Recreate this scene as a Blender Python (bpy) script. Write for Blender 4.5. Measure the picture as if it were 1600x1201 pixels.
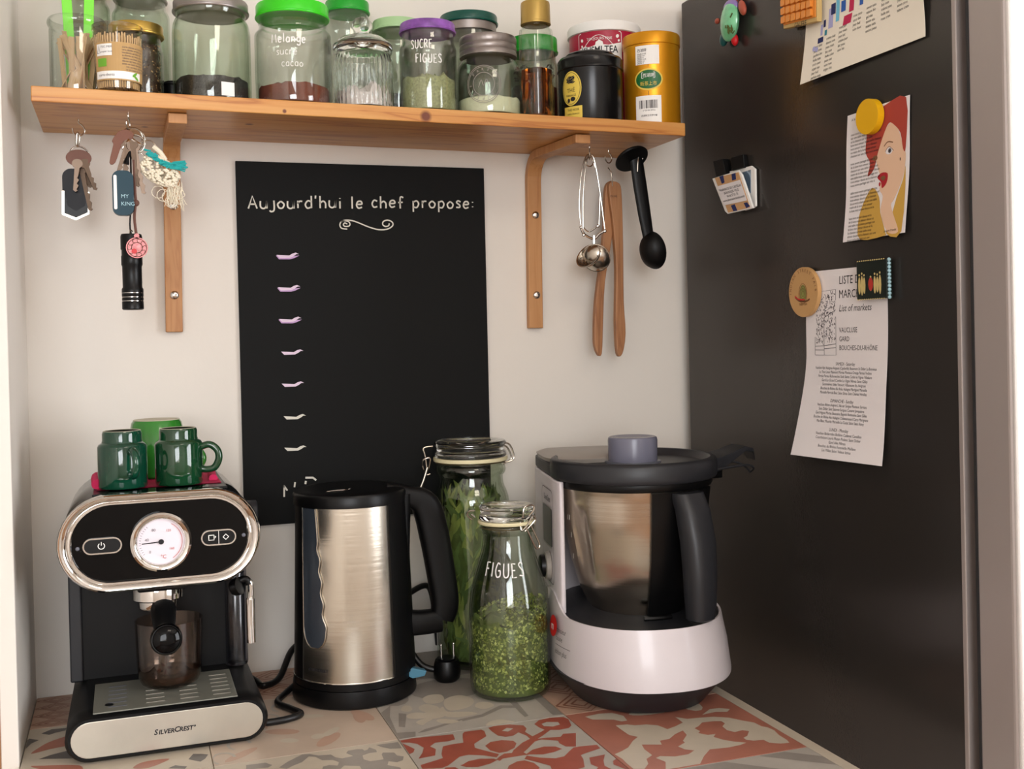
import bpy, bmesh, math, random
from mathutils import Vector, Matrix, noise
from mathutils.geometry import tessellate_polygon
random.seed(7)
C = bpy.context.scene.collection
pi = math.pi
for o in list(bpy.data.objects): bpy.data.objects.remove(o)

# ------------------------------------------------------------------ camera
CX, CY, CZ = -.2072, -1.5, .4390
YAW, PITCH, ROLL, FPX, PY = .3372, -.0099, -.0227, 1725.6, -58.8
def cam_axes():
    cy, sy, cp, sp = math.cos(YAW), math.sin(YAW), math.cos(PITCH), math.sin(PITCH)
    fw = Vector((sy*cp, cy*cp, sp)); rt = Vector((cy, -sy, 0)); up = rt.cross(fw)
    c, s = math.cos(ROLL), math.sin(ROLL)
    return c*rt+s*up, -s*rt+c*up, fw
RT, UP, FW = cam_axes()
cd = bpy.data.cameras.new('camera'); cam = bpy.data.objects.new('camera', cd); C.objects.link(cam)
M = Matrix((RT, UP, -FW)).transposed().to_4x4(); M.translation = (CX, CY, CZ); cam.matrix_world = M
cd.sensor_fit = 'HORIZONTAL'; cd.sensor_width = 36; cd.lens = FPX/1600*36; cd.shift_y = PY/1600
cd.clip_start = .02
bpy.context.scene.camera = cam
def ray(px, py):
    return RT*((px-800)/FPX) - UP*((py-600.5-PY)/FPX) + FW
def at(px, py, Y):                      # point of the room at depth Y seen there
    d = ray(px, py); return Vector((CX, CY, CZ)) + d*((Y-CY)/d.y)

# ------------------------------------------------------------------ world, lights, exposure
sc = bpy.context.scene
w = bpy.data.worlds.new('world'); sc.world = w; w.use_nodes = True
w.node_tree.nodes['Background'].inputs[0].default_value = (.85, .92, 1, 1)
w.node_tree.nodes['Background'].inputs[1].default_value = 1.0
def area(name, loc, target, sx, sy, power, col):
    l = bpy.data.lights.new(name, 'AREA'); l.shape = 'RECTANGLE'; l.size = sx; l.size_y = sy
    l.energy = power; l.color = col
    o = bpy.data.objects.new(name, l); C.objects.link(o); o.location = loc
    o.rotation_euler = (Vector(target)-Vector(loc)).to_track_quat('-Z', 'Z').to_euler(); return o
area('window_daylight', (2.12, -2.3, .55), (0, -2.3, .35), 1.45, 1.5, 34, (.93, 1, 1.10))
area('rear_fill_light', (-.75, -3.9, .85), (-.1, 0, .4), 1.3, 1.2, 29, (.94, 1, 1.08))  # fill light added behind the viewer, set at an unseen rear window
area('ceiling_fill_light', (.35, -1.9, 1.5), (.35, -1.9, 0), .5, .5, 5, (1, .87, .72))  # weak warm ambient light, added overhead out of view
sc.view_settings.view_transform = 'Standard'; sc.view_settings.look = 'None'
sc.view_settings.gamma = 1; sc.view_settings.use_curve_mapping = False
sc.view_settings.exposure = 0.42

# ------------------------------------------------------------------ materials
def lin(c):
    return tuple(((v/255)/12.92 if v/255 <= .04045 else ((v/255+.055)/1.055)**2.4) for v in c) + (1,)
def mat(name, col, rough=.5, metal=0, spec=.5, coat=0, trans=0, ior=1.45, aniso=0, bump=0, bscale=40, var=0, vscale=8, emit=0, alpha=1, stretch=(1,1,1)):
    m = bpy.data.materials.new(name); m.use_nodes = True; nt = m.node_tree; b = nt.nodes['Principled BSDF']
    c = lin(col); b.inputs['Base Color'].default_value = c
    b.inputs['Roughness'].default_value = rough; b.inputs['Metallic'].default_value = metal
    b.inputs['Specular IOR Level'].default_value = spec; b.inputs['Coat Weight'].default_value = coat
    b.inputs['Coat Roughness'].default_value = .05
    b.inputs['Transmission Weight'].default_value = trans; b.inputs['IOR'].default_value = ior
    b.inputs['Anisotropic'].default_value = aniso; b.inputs['Alpha'].default_value = alpha
    if emit: b.inputs['Emission Color'].default_value = c; b.inputs['Emission Strength'].default_value = emit
    if bump or var:
        tc = nt.nodes.new('ShaderNodeTexCoord'); mp = nt.nodes.new('ShaderNodeMapping'); nt.links.new(tc.outputs['Object'], mp.inputs[0])
        mp.inputs['Scale'].default_value = stretch
    if var:
        n = nt.nodes.new('ShaderNodeTexNoise'); n.inputs['Scale'].default_value = vscale; n.inputs['Detail'].default_value = 5
        nt.links.new(mp.outputs[0], n.inputs['Vector'])
        r = nt.nodes.new('ShaderNodeValToRGB'); r.color_ramp.elements[0].position = .3; r.color_ramp.elements[1].position = .7
        r.color_ramp.elements[0].color = tuple(max(0, v*(1-var)) for v in c[:3])+(1,)
        r.color_ramp.elements[1].color = tuple(min(1, v*(1+var*.6)) for v in c[:3])+(1,)
        nt.links.new(n.outputs['Fac'], r.inputs[0]); nt.links.new(r.outputs[0], b.inputs['Base Color'])
    if bump:
        n2 = nt.nodes.new('ShaderNodeTexNoise'); n2.inputs['Scale'].default_value = bscale; n2.inputs['Detail'].default_value = 3
        nt.links.new(mp.outputs[0], n2.inputs['Vector'])
        bp = nt.nodes.new('ShaderNodeBump'); bp.inputs['Strength'].default_value = bump; bp.inputs['Distance'].default_value = .002
        nt.links.new(n2.outputs['Fac'], bp.inputs['Height']); nt.links.new(bp.outputs[0], b.inputs['Normal'])
    return m
def wood(name, c1, c2, c3, axis='X', scale=1.0, rough=.45, knots=()):
    m = bpy.data.materials.new(name); m.use_nodes = True; nt = m.node_tree; b = nt.nodes['Principled BSDF']
    b.inputs['Roughness'].default_value = rough
    tc = nt.nodes.new('ShaderNodeTexCoord'); mp = nt.nodes.new('ShaderNodeMapping'); nt.links.new(tc.outputs['Object'], mp.inputs[0])
    s = {'X': (1.2, 14, 14), 'Y': (14, 1.2, 14), 'Z': (14, 14, 1.2)}[axis]
    mp.inputs['Scale'].default_value = tuple(v*scale for v in s)
    n = nt.nodes.new('ShaderNodeTexNoise'); n.inputs['Scale'].default_value = 3; n.inputs['Detail'].default_value = 4; n.inputs['Distortion'].default_value = .6
    nt.links.new(mp.outputs[0], n.inputs['Vector'])
    mu = nt.nodes.new('ShaderNodeMath'); mu.operation = 'MULTIPLY'; mu.inputs[1].default_value = 7; nt.links.new(n.outputs['Fac'], mu.inputs[0])
    fr = nt.nodes.new('ShaderNodeMath'); fr.operation = 'PINGPONG'; fr.inputs[1].default_value = 1; nt.links.new(mu.outputs[0], fr.inputs[0])
    r = nt.nodes.new('ShaderNodeValToRGB'); e = r.color_ramp.elements
    e[0].color = lin(c1); e[1].color = lin(c2); e[0].position = .0; e[1].position = .75
    e2 = e.new(1.0); e2.color = lin(c3)
    nt.links.new(fr.outputs[0], r.inputs[0]); last = r.outputs[0]
    for (kx, ky, kz, kr) in knots:
        d = nt.nodes.new('ShaderNodeVectorMath'); d.operation = 'DISTANCE'; d.inputs[1].default_value = (kx, ky, kz)
        nt.links.new(tc.outputs['Object'], d.inputs[0])
        mr = nt.nodes.new('ShaderNodeMapRange'); mr.inputs[1].default_value = kr*.5; mr.inputs[2].default_value = kr; mr.inputs[3].default_value = 1; mr.inputs[4].default_value = 0
        nt.links.new(d.outputs['Value'], mr.inputs[0])
        mx = nt.nodes.new('ShaderNodeMix'); mx.data_type = 'RGBA'; mx.inputs[7].default_value = lin((105, 48, 22))
        nt.links.new(mr.outputs[0], mx.inputs[0]); nt.links.new(last, mx.inputs[6]); last = mx.outputs[2]
    nt.links.new(last, b.inputs['Base Color'])
    bp = nt.nodes.new('ShaderNodeBump'); bp.inputs['Strength'].default_value = .12; bp.inputs['Distance'].default_value = .001
    nt.links.new(fr.outputs[0], bp.inputs['Height']); nt.links.new(bp.outputs[0], b.inputs['Normal'])
    return m
def thin(name, col=(240, 248, 240), edge=(120, 150, 120)):
    """thin clear glass: tinted transparency with a glossy skin that grows towards grazing angles"""
    m = bpy.data.materials.new(name); m.use_nodes = True; nt = m.node_tree; nt.nodes.remove(nt.nodes['Principled BSDF']); out = nt.nodes['Material Output']
    lw = nt.nodes.new('ShaderNodeLayerWeight'); lw.inputs[0].default_value = .5
    pw = nt.nodes.new('ShaderNodeMath'); pw.operation = 'POWER'; pw.inputs[1].default_value = 4.5; nt.links.new(lw.outputs['Facing'], pw.inputs[0])
    ma = nt.nodes.new('ShaderNodeMath'); ma.operation = 'MULTIPLY_ADD'; ma.inputs[1].default_value = .8; ma.inputs[2].default_value = .045; nt.links.new(pw.outputs[0], ma.inputs[0])
    pe = nt.nodes.new('ShaderNodeMath'); pe.operation = 'POWER'; pe.inputs[1].default_value = 3; nt.links.new(lw.outputs['Facing'], pe.inputs[0])
    mx = nt.nodes.new('ShaderNodeMix'); mx.data_type = 'RGBA'; mx.inputs[6].default_value = lin(col); mx.inputs[7].default_value = lin(edge); nt.links.new(pe.outputs[0], mx.inputs[0])
    tr = nt.nodes.new('ShaderNodeBsdfTransparent'); nt.links.new(mx.outputs[2], tr.inputs[0])
    gl = nt.nodes.new('ShaderNodeBsdfGlossy'); gl.inputs['Roughness'].default_value = .02; gl.inputs['Color'].default_value = (1, 1, 1, 1)
    ms = nt.nodes.new('ShaderNodeMixShader'); nt.links.new(ma.outputs[0], ms.inputs[0]); nt.links.new(tr.outputs[0], ms.inputs[1]); nt.links.new(gl.outputs[0], ms.inputs[2]); nt.links.new(ms.outputs[0], out.inputs[0]); return m
def glass(name, col=(240, 248, 240), rough=.0, ior=1.45):
    return mat(name, col, rough=rough, trans=1, ior=ior)
MT = dict(
 wall=mat('wall_paint', (226, 219, 210), .75, bump=.15, bscale=60),
 trim=mat('white_trim', (226, 219, 210), .45),
 floor=wood('floor_wood', (120, 85, 55), (140, 100, 66), (100, 70, 44), 'Y', .6),
 pine=wood('pine', (206, 150, 84), (196, 134, 68), (172, 106, 50), 'X', 1.0, .38, knots=((.4445, -.189, .007, .0085), (.2735, -.189, .004, .003), (.24, -.12, 0, .006), (.12, -.07, 0, .005))),
 beech=wood('bracket_wood', (190, 138, 88), (182, 128, 78), (172, 116, 68), 'Z', 1.2, .5),
 tongwood=wood('olive_tong_wood', (168, 118, 78), (156, 106, 68), (138, 90, 56), 'Z', 1.5, .5),
 stick=wood('stirrer_wood', (226, 192, 156), (218, 180, 142), (204, 164, 126), 'Z', 2, .6),
 doorwood=wood('door_wood', (176, 128, 84), (160, 112, 72), (140, 96, 60), 'Z', .8),
 glass=thin('clear_glass', (250, 252, 249), (206, 214, 206)), gglass=thin('greenish_glass', (247, 251, 245), (204, 216, 200)), thick=glass('thick_glass', (250, 253, 250)),
 gglass2=thin('grey_green_glass', (246, 250, 244), (202, 214, 198)),
 smoke=thin('smoky_cup_glass', (240, 232, 226), (150, 130, 124)),
 tank=glass('water_tank_plastic', (214, 214, 222), .12),
 chrome=mat('chrome', (225, 222, 218), .06, 1), steel=mat('brushed_steel', (205, 196, 182), .24, 1, aniso=.75, bump=.04, bscale=300, stretch=(.02, .02, 1)),
 steelp=mat('brushed_steel_plate', (206, 200, 188), .33, 1, var=.1, vscale=14), nickel=mat('nickel_wire', (190, 182, 170), .22, 1),
 brass=mat('dull_key_metal', (118, 100, 86), .42, .7), plate=mat('drip_plate_steel', (128, 128, 118), .42, .25),
 black=mat('black_plastic', (8, 8, 9), .35, spec=.3), gloss=mat('gloss_black', (4, 4, 5), .07, spec=.22), blackm=mat('matt_black_plastic', (9, 9, 10), .42, spec=.25),
 dkgrey=mat('dark_grey_plastic', (35, 36, 40), .42), grey=mat('mid_grey_plastic', (96, 98, 108), .4),
 capgrey=mat('pale_cap_grey', (150, 142, 134), .35), mcwhite=mat('white_plastic', (208, 200, 203), .32, coat=.2),
 slate=mat('chalkboard_black', (12, 13, 13), .7, spec=.25, var=.1, vscale=3), chalk=mat('chalk_marker', (222, 218, 206), .8),
 lilac=mat('lilac_marker', (196, 160, 206), .7), lilac2=mat('pale_lilac_marker', (226, 206, 226), .7),
 ink=mat('black_ink', (28, 26, 30), .7), greyink=mat('grey_ink', (92, 86, 92), .8), midink=mat('print_grey', (60, 56, 62), .8),
 white=mat('white_plain', (238, 236, 232), .5), paper=mat('paper', (232, 226, 226), .8), paper2=mat('cream_paper', (236, 228, 212), .8),
 red=mat('logo_red', (196, 22, 30), .4), cordblack=mat('cord_black', (14, 14, 15), .4),
 cupgreen=mat('green_glaze', (10, 62, 44), .08, coat=.6, var=.35, vscale=14), cupgreen2=mat('dark_green_glaze', (16, 60, 34), .08, coat=.6, var=.35, vscale=14),
 cupbright=mat('bright_green_glaze', (46, 122, 40), .12, coat=.6), foot=mat('unglazed_foot', (196, 190, 170), .6),
 pink=mat('pink_cloth', (196, 30, 84), .8, bump=.4, bscale=200),
 dial=mat('dial_face', (226, 218, 226), .4), greenlid=mat('bright_green_lid', (58, 205, 30), .3), green2=mat('green_lid', (30, 160, 44), .3),
 palegreen=mat('pale_green_lid', (170, 205, 152), .35), dkgreenlid=mat('dark_green_lid', (14, 78, 66), .3),
 purple=mat('purple_lid', (138, 84, 170), .35, var=.5, vscale=60), gold=mat('gold_lid', (190, 158, 78), .3, .85),
 goldtin=mat('gold_tin', (212, 146, 24), .34, .55), goldcap=mat('gold_cap', (176, 146, 78), .38, .6),
 alu=mat('grey_metal_lid', (150, 142, 138), .38, .8), redtin=mat('red_tin', (166, 14, 52), .35), blacktin=mat('black_tin', (13, 13, 14), .22, spec=.4),
 yellow=mat('yellow_label', (224, 196, 84), .5), labelgreen=mat('label_green', (18, 96, 44), .4), kraft=mat('kraft_label', (186, 150, 98), .7),
 limegreen=mat('lime_green_plastic', (120, 220, 50), .4), labelgr=mat('label_light_green', (110, 170, 50), .5),
 frosted=thin('frosted_plastic', (240, 236, 226), (214, 208, 196)), stickpale=mat('toothpick_wood', (240, 212, 176), .7),
 fridge=mat('fridge_dark_grey', (66, 62, 59), .25, .5, bump=.03, bscale=400), fridgedoor=mat('fridge_door_edge', (166, 156, 152), .4, .3),
 fridgefront=mat('fridge_door_front', (225, 222, 220), .3, .35), gasket=mat('gasket_rubber', (38, 38, 40), .6),
 honey=glass('amber_syrup', (178, 92, 28), .0, 1.4), chia=mat('dark_seeds', (38, 32, 38), .8, bump=1, bscale=900, var=.6, vscale=600),
 cocoa=mat('reddish_powder', (112, 52, 36), .85, bump=.4, bscale=300, var=.3, vscale=60),
 sugar=mat('white_crystals', (240, 228, 224), .6, bump=.6, bscale=300), flour=mat('cream_flour', (232, 224, 206), .85, bump=.5, bscale=150, var=.08, vscale=60),
 herb=mat('green_herb', (138, 144, 74), .75, var=.3, vscale=80), herbd=mat('green_herb_dark', (88, 98, 46), .8, var=.3, vscale=80), herbl=mat('green_herb_light', (186, 188, 116), .75),
 leafd=mat('dried_leaf', (100, 116, 62), .75, var=.4, vscale=40), paleherb=mat('pale_herb', (172, 174, 130), .85, bump=1, bscale=700, var=.3, vscale=320),
 pepper=mat('peppercorn', (70, 46, 30), .6, var=.5, vscale=100), pepper2=mat('pale_peppercorn', (176, 140, 96), .6),
 rubber=mat('jar_seal_rubber', (226, 216, 176), .5), cream=mat('cream_wool', (236, 226, 204), .9, bump=.25, bscale=500), teal=mat('teal_wool', (44, 170, 170), .9),
 brownkey=mat('brown_leather', (112, 60, 34), .45), bluefob=mat('blue_fob', (12, 52, 66), .4, spec=.3), dkfob=mat('dark_fob', (14, 14, 22), .45, spec=.3),
 rosy=mat('pink_medal', (196, 120, 120), .35, .3, var=.4, vscale=250), lace=mat('brown_lace', (104, 70, 60), .8),
 mustard=mat('yellow_magnet', (226, 172, 12), .4), corkb=mat('wooden_badge', (196, 152, 98), .5),
 screen=mat('lcd_dark_green', (18, 34, 28), .15), window=mat('kettle_window', (50, 56, 64), .2, coat=.3), bluesw=mat('blue_switch', (70, 118, 140), .25),
 waffle=mat('waffle_crust', (222, 138, 50), .5, coat=.3), wafflebase=mat('waffle_base', (200, 170, 110), .6),
 tealprint=mat('teal_print', (36, 130, 150), .7), blueprint=mat('blue_print', (40, 90, 170), .7), skyprint=mat('sky_print', (110, 190, 220), .7), crimson=mat('crimson_print', (190, 30, 80), .7), lav=mat('lavender_print', (170, 170, 214), .7), navy=mat('navy_print', (34, 44, 96), .7),
 hair=mat('print_auburn', (168, 62, 48), .8), skin=mat('print_skin', (226, 188, 158), .8), ochre=mat('print_ochre', (200, 158, 70), .8), lips=mat('print_red', (170, 30, 40), .8), brow=mat('print_brown', (120, 80, 50), .8),
 turtle=mat('turtle_shell_green', (120, 200, 150), .2, coat=.6, var=.2, vscale=80), turtle2=mat('turtle_lilac', (140, 120, 180), .3), orange=mat('orange_scales', (170, 80, 60), .4), tealdk=mat('teal_dark', (30, 90, 90), .3), mirror=mat('magnet_mirror', (150, 170, 190), .1, .9),
 tan=mat('print_tan', (206, 160, 112), .6), darkpaint=mat('painted_dark_green', (20, 30, 24), .3), figure=mat('painted_cream', (206, 184, 120), .4), figred=mat('painted_red', (180, 50, 40), .4), paleblue=mat('pale_blue_edge', (160, 196, 206), .5),
 outwin=mat('window_daylight_glass', (255, 252, 246), .5, emit=2.2),
 t_grey=mat('tile_grey', (142, 134, 126), .42, var=.12, vscale=30), t_lgrey=mat('tile_light_grey', (174, 166, 156), .42, var=.08, vscale=30), t_dk=mat('tile_dark_grey', (96, 90, 86), .42, var=.12, vscale=30),
 t_beige=mat('tile_beige', (192, 180, 162), .42, var=.07, vscale=20), t_rose=mat('tile_rose', (184, 150, 130), .42, var=.08, vscale=20), t_salmon=mat('tile_salmon', (168, 108, 90), .42, var=.1, vscale=25),
 t_terra=mat('tile_terracotta', (156, 80, 64), .42, var=.14, vscale=30), t_brown=mat('tile_brown_line', (140, 92, 72), .42), t_pink=mat('tile_pale_pink', (192, 172, 154), .42, var=.1, vscale=15), joint=mat('tile_joint', (196, 182, 162), .6),
)

# ------------------------------------------------------------------ mesh helpers
class MB:
    def __init__(s): s.v = []; s.f = []
    def add(s, vs, fs):
        n = len(s.v); s.v += [tuple(v) for v in vs]; s.f += [tuple(i+n for i in f) for f in fs]; return s
    def box(s, x0, x1, y0, y1, z0, z1):
        return s.add([(x, y, z) for x in (x0, x1) for y in (y0, y1) for z in (z0, z1)],
                     [(0,1,3,2),(4,6,7,5),(0,4,5,1),(2,3,7,6),(0,2,6,4),(1,5,7,3)])
    def lathe(s, prof, seg=48, cx=0, cy=0, a0=0, a1=2*pi, fn=None):
        full = abs(a1-a0-2*pi) < 1e-6; n = seg if full else seg+1; vs = []; fs = []
        for (r, z) in prof:
            for i in range(n):
                a = a0+(a1-a0)*i/seg; rr = fn(r, z, a) if fn else r
                vs.append((cx+rr*math.cos(a), cy+rr*math.sin(a), z))
        for j in range(len(prof)-1):
            for i in range(seg):
                k = (i+1) % n if full else i+1
                fs.append((j*n+i, j*n+k, (j+1)*n+k, (j+1)*n+i))
        if full:
            if prof[0][0] > 1e-5: fs.append(tuple(range(n))[::-1])
            if prof[-1][0] > 1e-5: fs.append(tuple((len(prof)-1)*n+i for i in range(n)))
        return s.add(vs, fs)
    def tube(s, pts, r, seg=8, closed=False, caps=True, sub=0):
        pts = [Vector(p) for p in pts]
        if sub: pts = smooth(pts, sub, closed)
        n = len(pts); rs = r if isinstance(r, (list, tuple)) else [r]*n
        if len(rs) != n: rs = [rs[0]+(rs[-1]-rs[0])*i/(n-1) for i in range(n)]
        vs = []; fs = []; up = None
        for i, p in enumerate(pts):
            a = pts[(i-1) % n] if (closed or i) else p; b = pts[(i+1) % n] if (closed or i < n-1) else p
            t = (b-a).normalized() if (b-a).length > 1e-9 else Vector((0, 0, 1))
            if up is None: up = Vector((0, 0, 1)) if abs(t.z) < .9 else Vector((1, 0, 0))
            x = t.cross(up)
            if x.length < 1e-6: x = t.orthogonal()
            x.normalize(); y = x.cross(t).normalized(); up = y
            vs += [p+rs[i]*(math.cos(2*pi*k/seg)*x+math.sin(2*pi*k/seg)*y) for k in range(seg)]
        for i in range(n if closed else n-1):
            j = (i+1) % n
            for k in range(seg): l = (k+1) % seg; fs.append((i*seg+k, i*seg+l, j*seg+l, j*seg+k))
        if caps and not closed: fs += [tuple(range(seg))[::-1], tuple((n-1)*seg+k for k in range(seg))]
        return s.add(vs, fs)
    def ball(s, c, r, seg=12, rings=8):
        rx, ry, rz = r if isinstance(r, tuple) else (r, r, r); vs = [(c[0], c[1], c[2]-rz)]; fs = []
        for j in range(1, rings):
            t = pi*j/rings
            vs += [(c[0]+rx*math.sin(t)*math.cos(2*pi*i/seg), c[1]+ry*math.sin(t)*math.sin(2*pi*i/seg), c[2]-rz*math.cos(t)) for i in range(seg)]
        vs.append((c[0], c[1], c[2]+rz)); L = len(vs)-1
        for i in range(seg):
            k = (i+1) % seg; fs.append((0, 1+k, 1+i)); fs.append((L, 1+(rings-2)*seg+i, 1+(rings-2)*seg+k))
            for j in range(rings-2): fs.append((1+j*seg+i, 1+j*seg+k, 1+(j+1)*seg+k, 1+(j+1)*seg+i))
        return s.add(vs, fs)
    def prism(s, poly, fn, d0, d1):
        """poly: 2-D outline, fn(u, v, d) -> point; a slab from d0 to d1"""
        n = len(poly); vs = [fn(u, v, d0) for u, v in poly]+[fn(u, v, d1) for u, v in poly]
        tris = tessellate_polygon([[Vector((u, v, 0)) for u, v in poly]])
        fs = [tuple(t) for t in tris]+[tuple(i+n for i in t)[::-1] for t in tris]
        fs += [(i, (i+1) % n, (i+1) % n+n, i+n) for i in range(n)]
        return s.add(vs, fs)
    def loft(s, rings, cap=True, closed=True):
        n = len(rings[0]); vs = [p for r in rings for p in r]; fs = []
        for j in range(len(rings)-1):
            for i in range(n if closed else n-1):
                k = (i+1) % n; fs.append((j*n+i, j*n+k, (j+1)*n+k, (j+1)*n+i))
        if cap: fs += [tuple(range(n))[::-1], tuple((len(rings)-1)*n+i for i in range(n))]
        return s.add(vs, fs)
    def move(s, v):
        s.v = [tuple(Vector(p)+Vector(v)) for p in s.v]; return s
    def xf(s, m):
        s.v = [tuple(m @ Vector(p)) for p in s.v]; return s
def smooth(pts, sub, closed=False):
    out = []; n = len(pts)
    for i in range(n if closed else n-1):
        g = lambda k: pts[k % n] if closed else pts[max(0, min(n-1, k))]
        p0, p1, p2, p3 = g(i-1), g(i), g(i+1), g(i+2)
        for k in range(sub):
            t = k/sub; out.append(.5*((2*p1)+(-p0+p2)*t+(2*p0-5*p1+4*p2-p3)*t*t+(-p0+3*p1-3*p2+p3)*t**3))
    if not closed: out.append(pts[-1])
    return out
def sm2(poly, sub=4, closed=True):
    return [(p.x, p.y) for p in smooth([Vector((a, b, 0)) for a, b in poly], sub, closed)]
def obj(name, mb, m, parent=None, label=None, smo=True, bev=0, kind=None, fix=True):
    me = bpy.data.meshes.new(name)
    bm = bmesh.new(); vs = [bm.verts.new(v) for v in mb.v]
    for f in mb.f:
        try: bm.faces.new([vs[i] for i in dict.fromkeys(f)]) if len(set(f)) > 2 else None
        except ValueError: pass
    if fix:
        bmesh.ops.remove_doubles(bm, verts=bm.verts, dist=1e-6)
        bmesh.ops.recalc_face_normals(bm, faces=bm.faces)
    bm.to_mesh(me); bm.free()
    o = bpy.data.objects.new(name, me); C.objects.link(o); me.materials.append(MT[m] if isinstance(m, str) else m)
    if parent: o.parent = parent
    if smo:
        for p in me.polygons: p.use_smooth = True
        try: me.set_sharp_from_angle(angle=math.radians(38))
        except Exception: pass
    if bev:
        b = o.modifiers.new('bevel', 'BEVEL'); b.width = bev; b.segments = 3; b.limit_method = 'ANGLE'; b.angle_limit = math.radians(40); b.harden_normals = False
    if label: o['label'] = label
    if kind: o['kind'] = kind
    return o
def struct(name, mb, m, parent=None, bev=0):
    o = obj(name, mb, m, parent, bev=bev, smo=False)
    if not parent: o['kind'] = 'structure'
    return o
def thing(name, label, cat, loc=(0, 0, 0), rz=0, group=None, ry=0):
    o = bpy.data.objects.new(name, None); C.objects.link(o); o.empty_display_size = .02
    o.location = loc; o.rotation_euler = (0, ry, rz); o['label'] = label; o['category'] = cat
    if group: o['group'] = group
    return o
def tag(o, label, cat, group=None):
    o['label'] = label; o['category'] = cat
    if group: o['group'] = group
    return o
def copy_tree(o, parent=None):
    c = o.copy(); C.objects.link(c)
    if parent: c.parent = parent
    for ch in list(o.children): copy_tree(ch, c)
    return c
def text_into(mb, body, fn, size, u0, v0, align='LEFT', d=0, shear=0, xs=1.0, off=0):
    """printed letters: font outlines laid on a surface through fn(u, v, d)"""
    cu = bpy.data.curves.new('t', 'FONT'); cu.body = body; cu.size = size; cu.align_x = align; cu.shear = shear; cu.offset = off; cu.resolution_u = 2
    o = bpy.data.objects.new('t', cu); C.objects.link(o); dg = bpy.context.evaluated_depsgraph_get(); dg.update()
    me = o.evaluated_get(dg).to_mesh()
    vs = [fn(u0+v.co.x*xs, v0+v.co.y, d) for v in me.vertices]; fs = [tuple(p.vertices) for p in me.polygons]
    o.evaluated_get(dg).to_mesh_clear(); bpy.data.objects.remove(o); bpy.data.curves.remove(cu)
    mb.add(vs, fs); return mb
def stroke(mb, pts, w, fn, d=.0004, sub=4, closed=False):
    P = [Vector((a, b, 0)) for a, b in pts]
    if sub and len(P) > 2: P = smooth(P, sub, closed)
    if closed: P.append(P[0])
    L = []; R = []
    for i, p in enumerate(P):
        t = (P[min(i+1, len(P)-1)]-P[max(i-1, 0)]).normalized(); n = Vector((-t.y, t.x, 0))*w/2
        L.append(p+n); R.append(p-n)
    vs = [fn(p.x, p.y, d) for p in L+R]; k = len(P)
    mb.add(vs, [(i, i+1, k+i+1, k+i) for i in range(k-1)])
def disc(cx, cy, r, n=16, ry=None, rot=0):
    ry = ry or r; c, s = math.cos(rot), math.sin(rot)
    return [(cx+r*math.cos(2*pi*i/n)*c-ry*math.sin(2*pi*i/n)*s, cy+r*math.cos(2*pi*i/n)*s+ry*math.sin(2*pi*i/n)*c) for i in range(n)]
def flat(mb, poly, fn, d=.0003):
    tr = tessellate_polygon([[Vector((u, v, 0)) for u, v in poly]])
    m_ = [sum(p[k] for p in poly)/len(poly) for k in (0, 1)]; a, b = poly[0], poly[len(poly)//2]
    q = (Vector(fn(*a, 0))+Vector(fn(*b, 0)))/2-Vector(fn((a[0]+b[0])/2, (a[1]+b[1])/2, 0))
    st = [[Vector(poly[i]) for i in t] for t in tr]
    while st:                                       # follow curved surfaces with small triangles
        t = st.pop(); L = [(t[i]-t[(i+1) % 3]).length for i in range(3)]; i = L.index(max(L))
        if q.length > 2e-5 and L[i] > .005:
            c = (t[i]+t[(i+1) % 3])/2; st += [[t[i], c, t[(i+2) % 3]], [c, t[(i+1) % 3], t[(i+2) % 3]]]; continue
        mb.add([fn(p.x, p.y, d) for p in t], [(0, 1, 2)])
def rrect(x0, x1, y0, y1, r, n=6):
    out = []
    for cx, cy, a in ((x1-r, y1-r, 0), (x0+r, y1-r, pi/2), (x0+r, y0+r, pi), (x1-r, y0+r, 3*pi/2)):
        out += [(cx+r*math.cos(a+pi/2*i/n), cy+r*math.sin(a+pi/2*i/n)) for i in range(n+1)]
    return out
def xz(y): return lambda u, v, d: (u, y-d, v)          # faces the camera side (-y)
def cyl(R, a0, cx=0, cy=0):                            # label wrapped round a jar
    return lambda u, v, d: (cx+(R+d)*math.cos(a0+u/R), cy+(R+d)*math.sin(a0+u/R), v)
def facing(x, y): return math.atan2(CY-y, CX-x)
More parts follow.
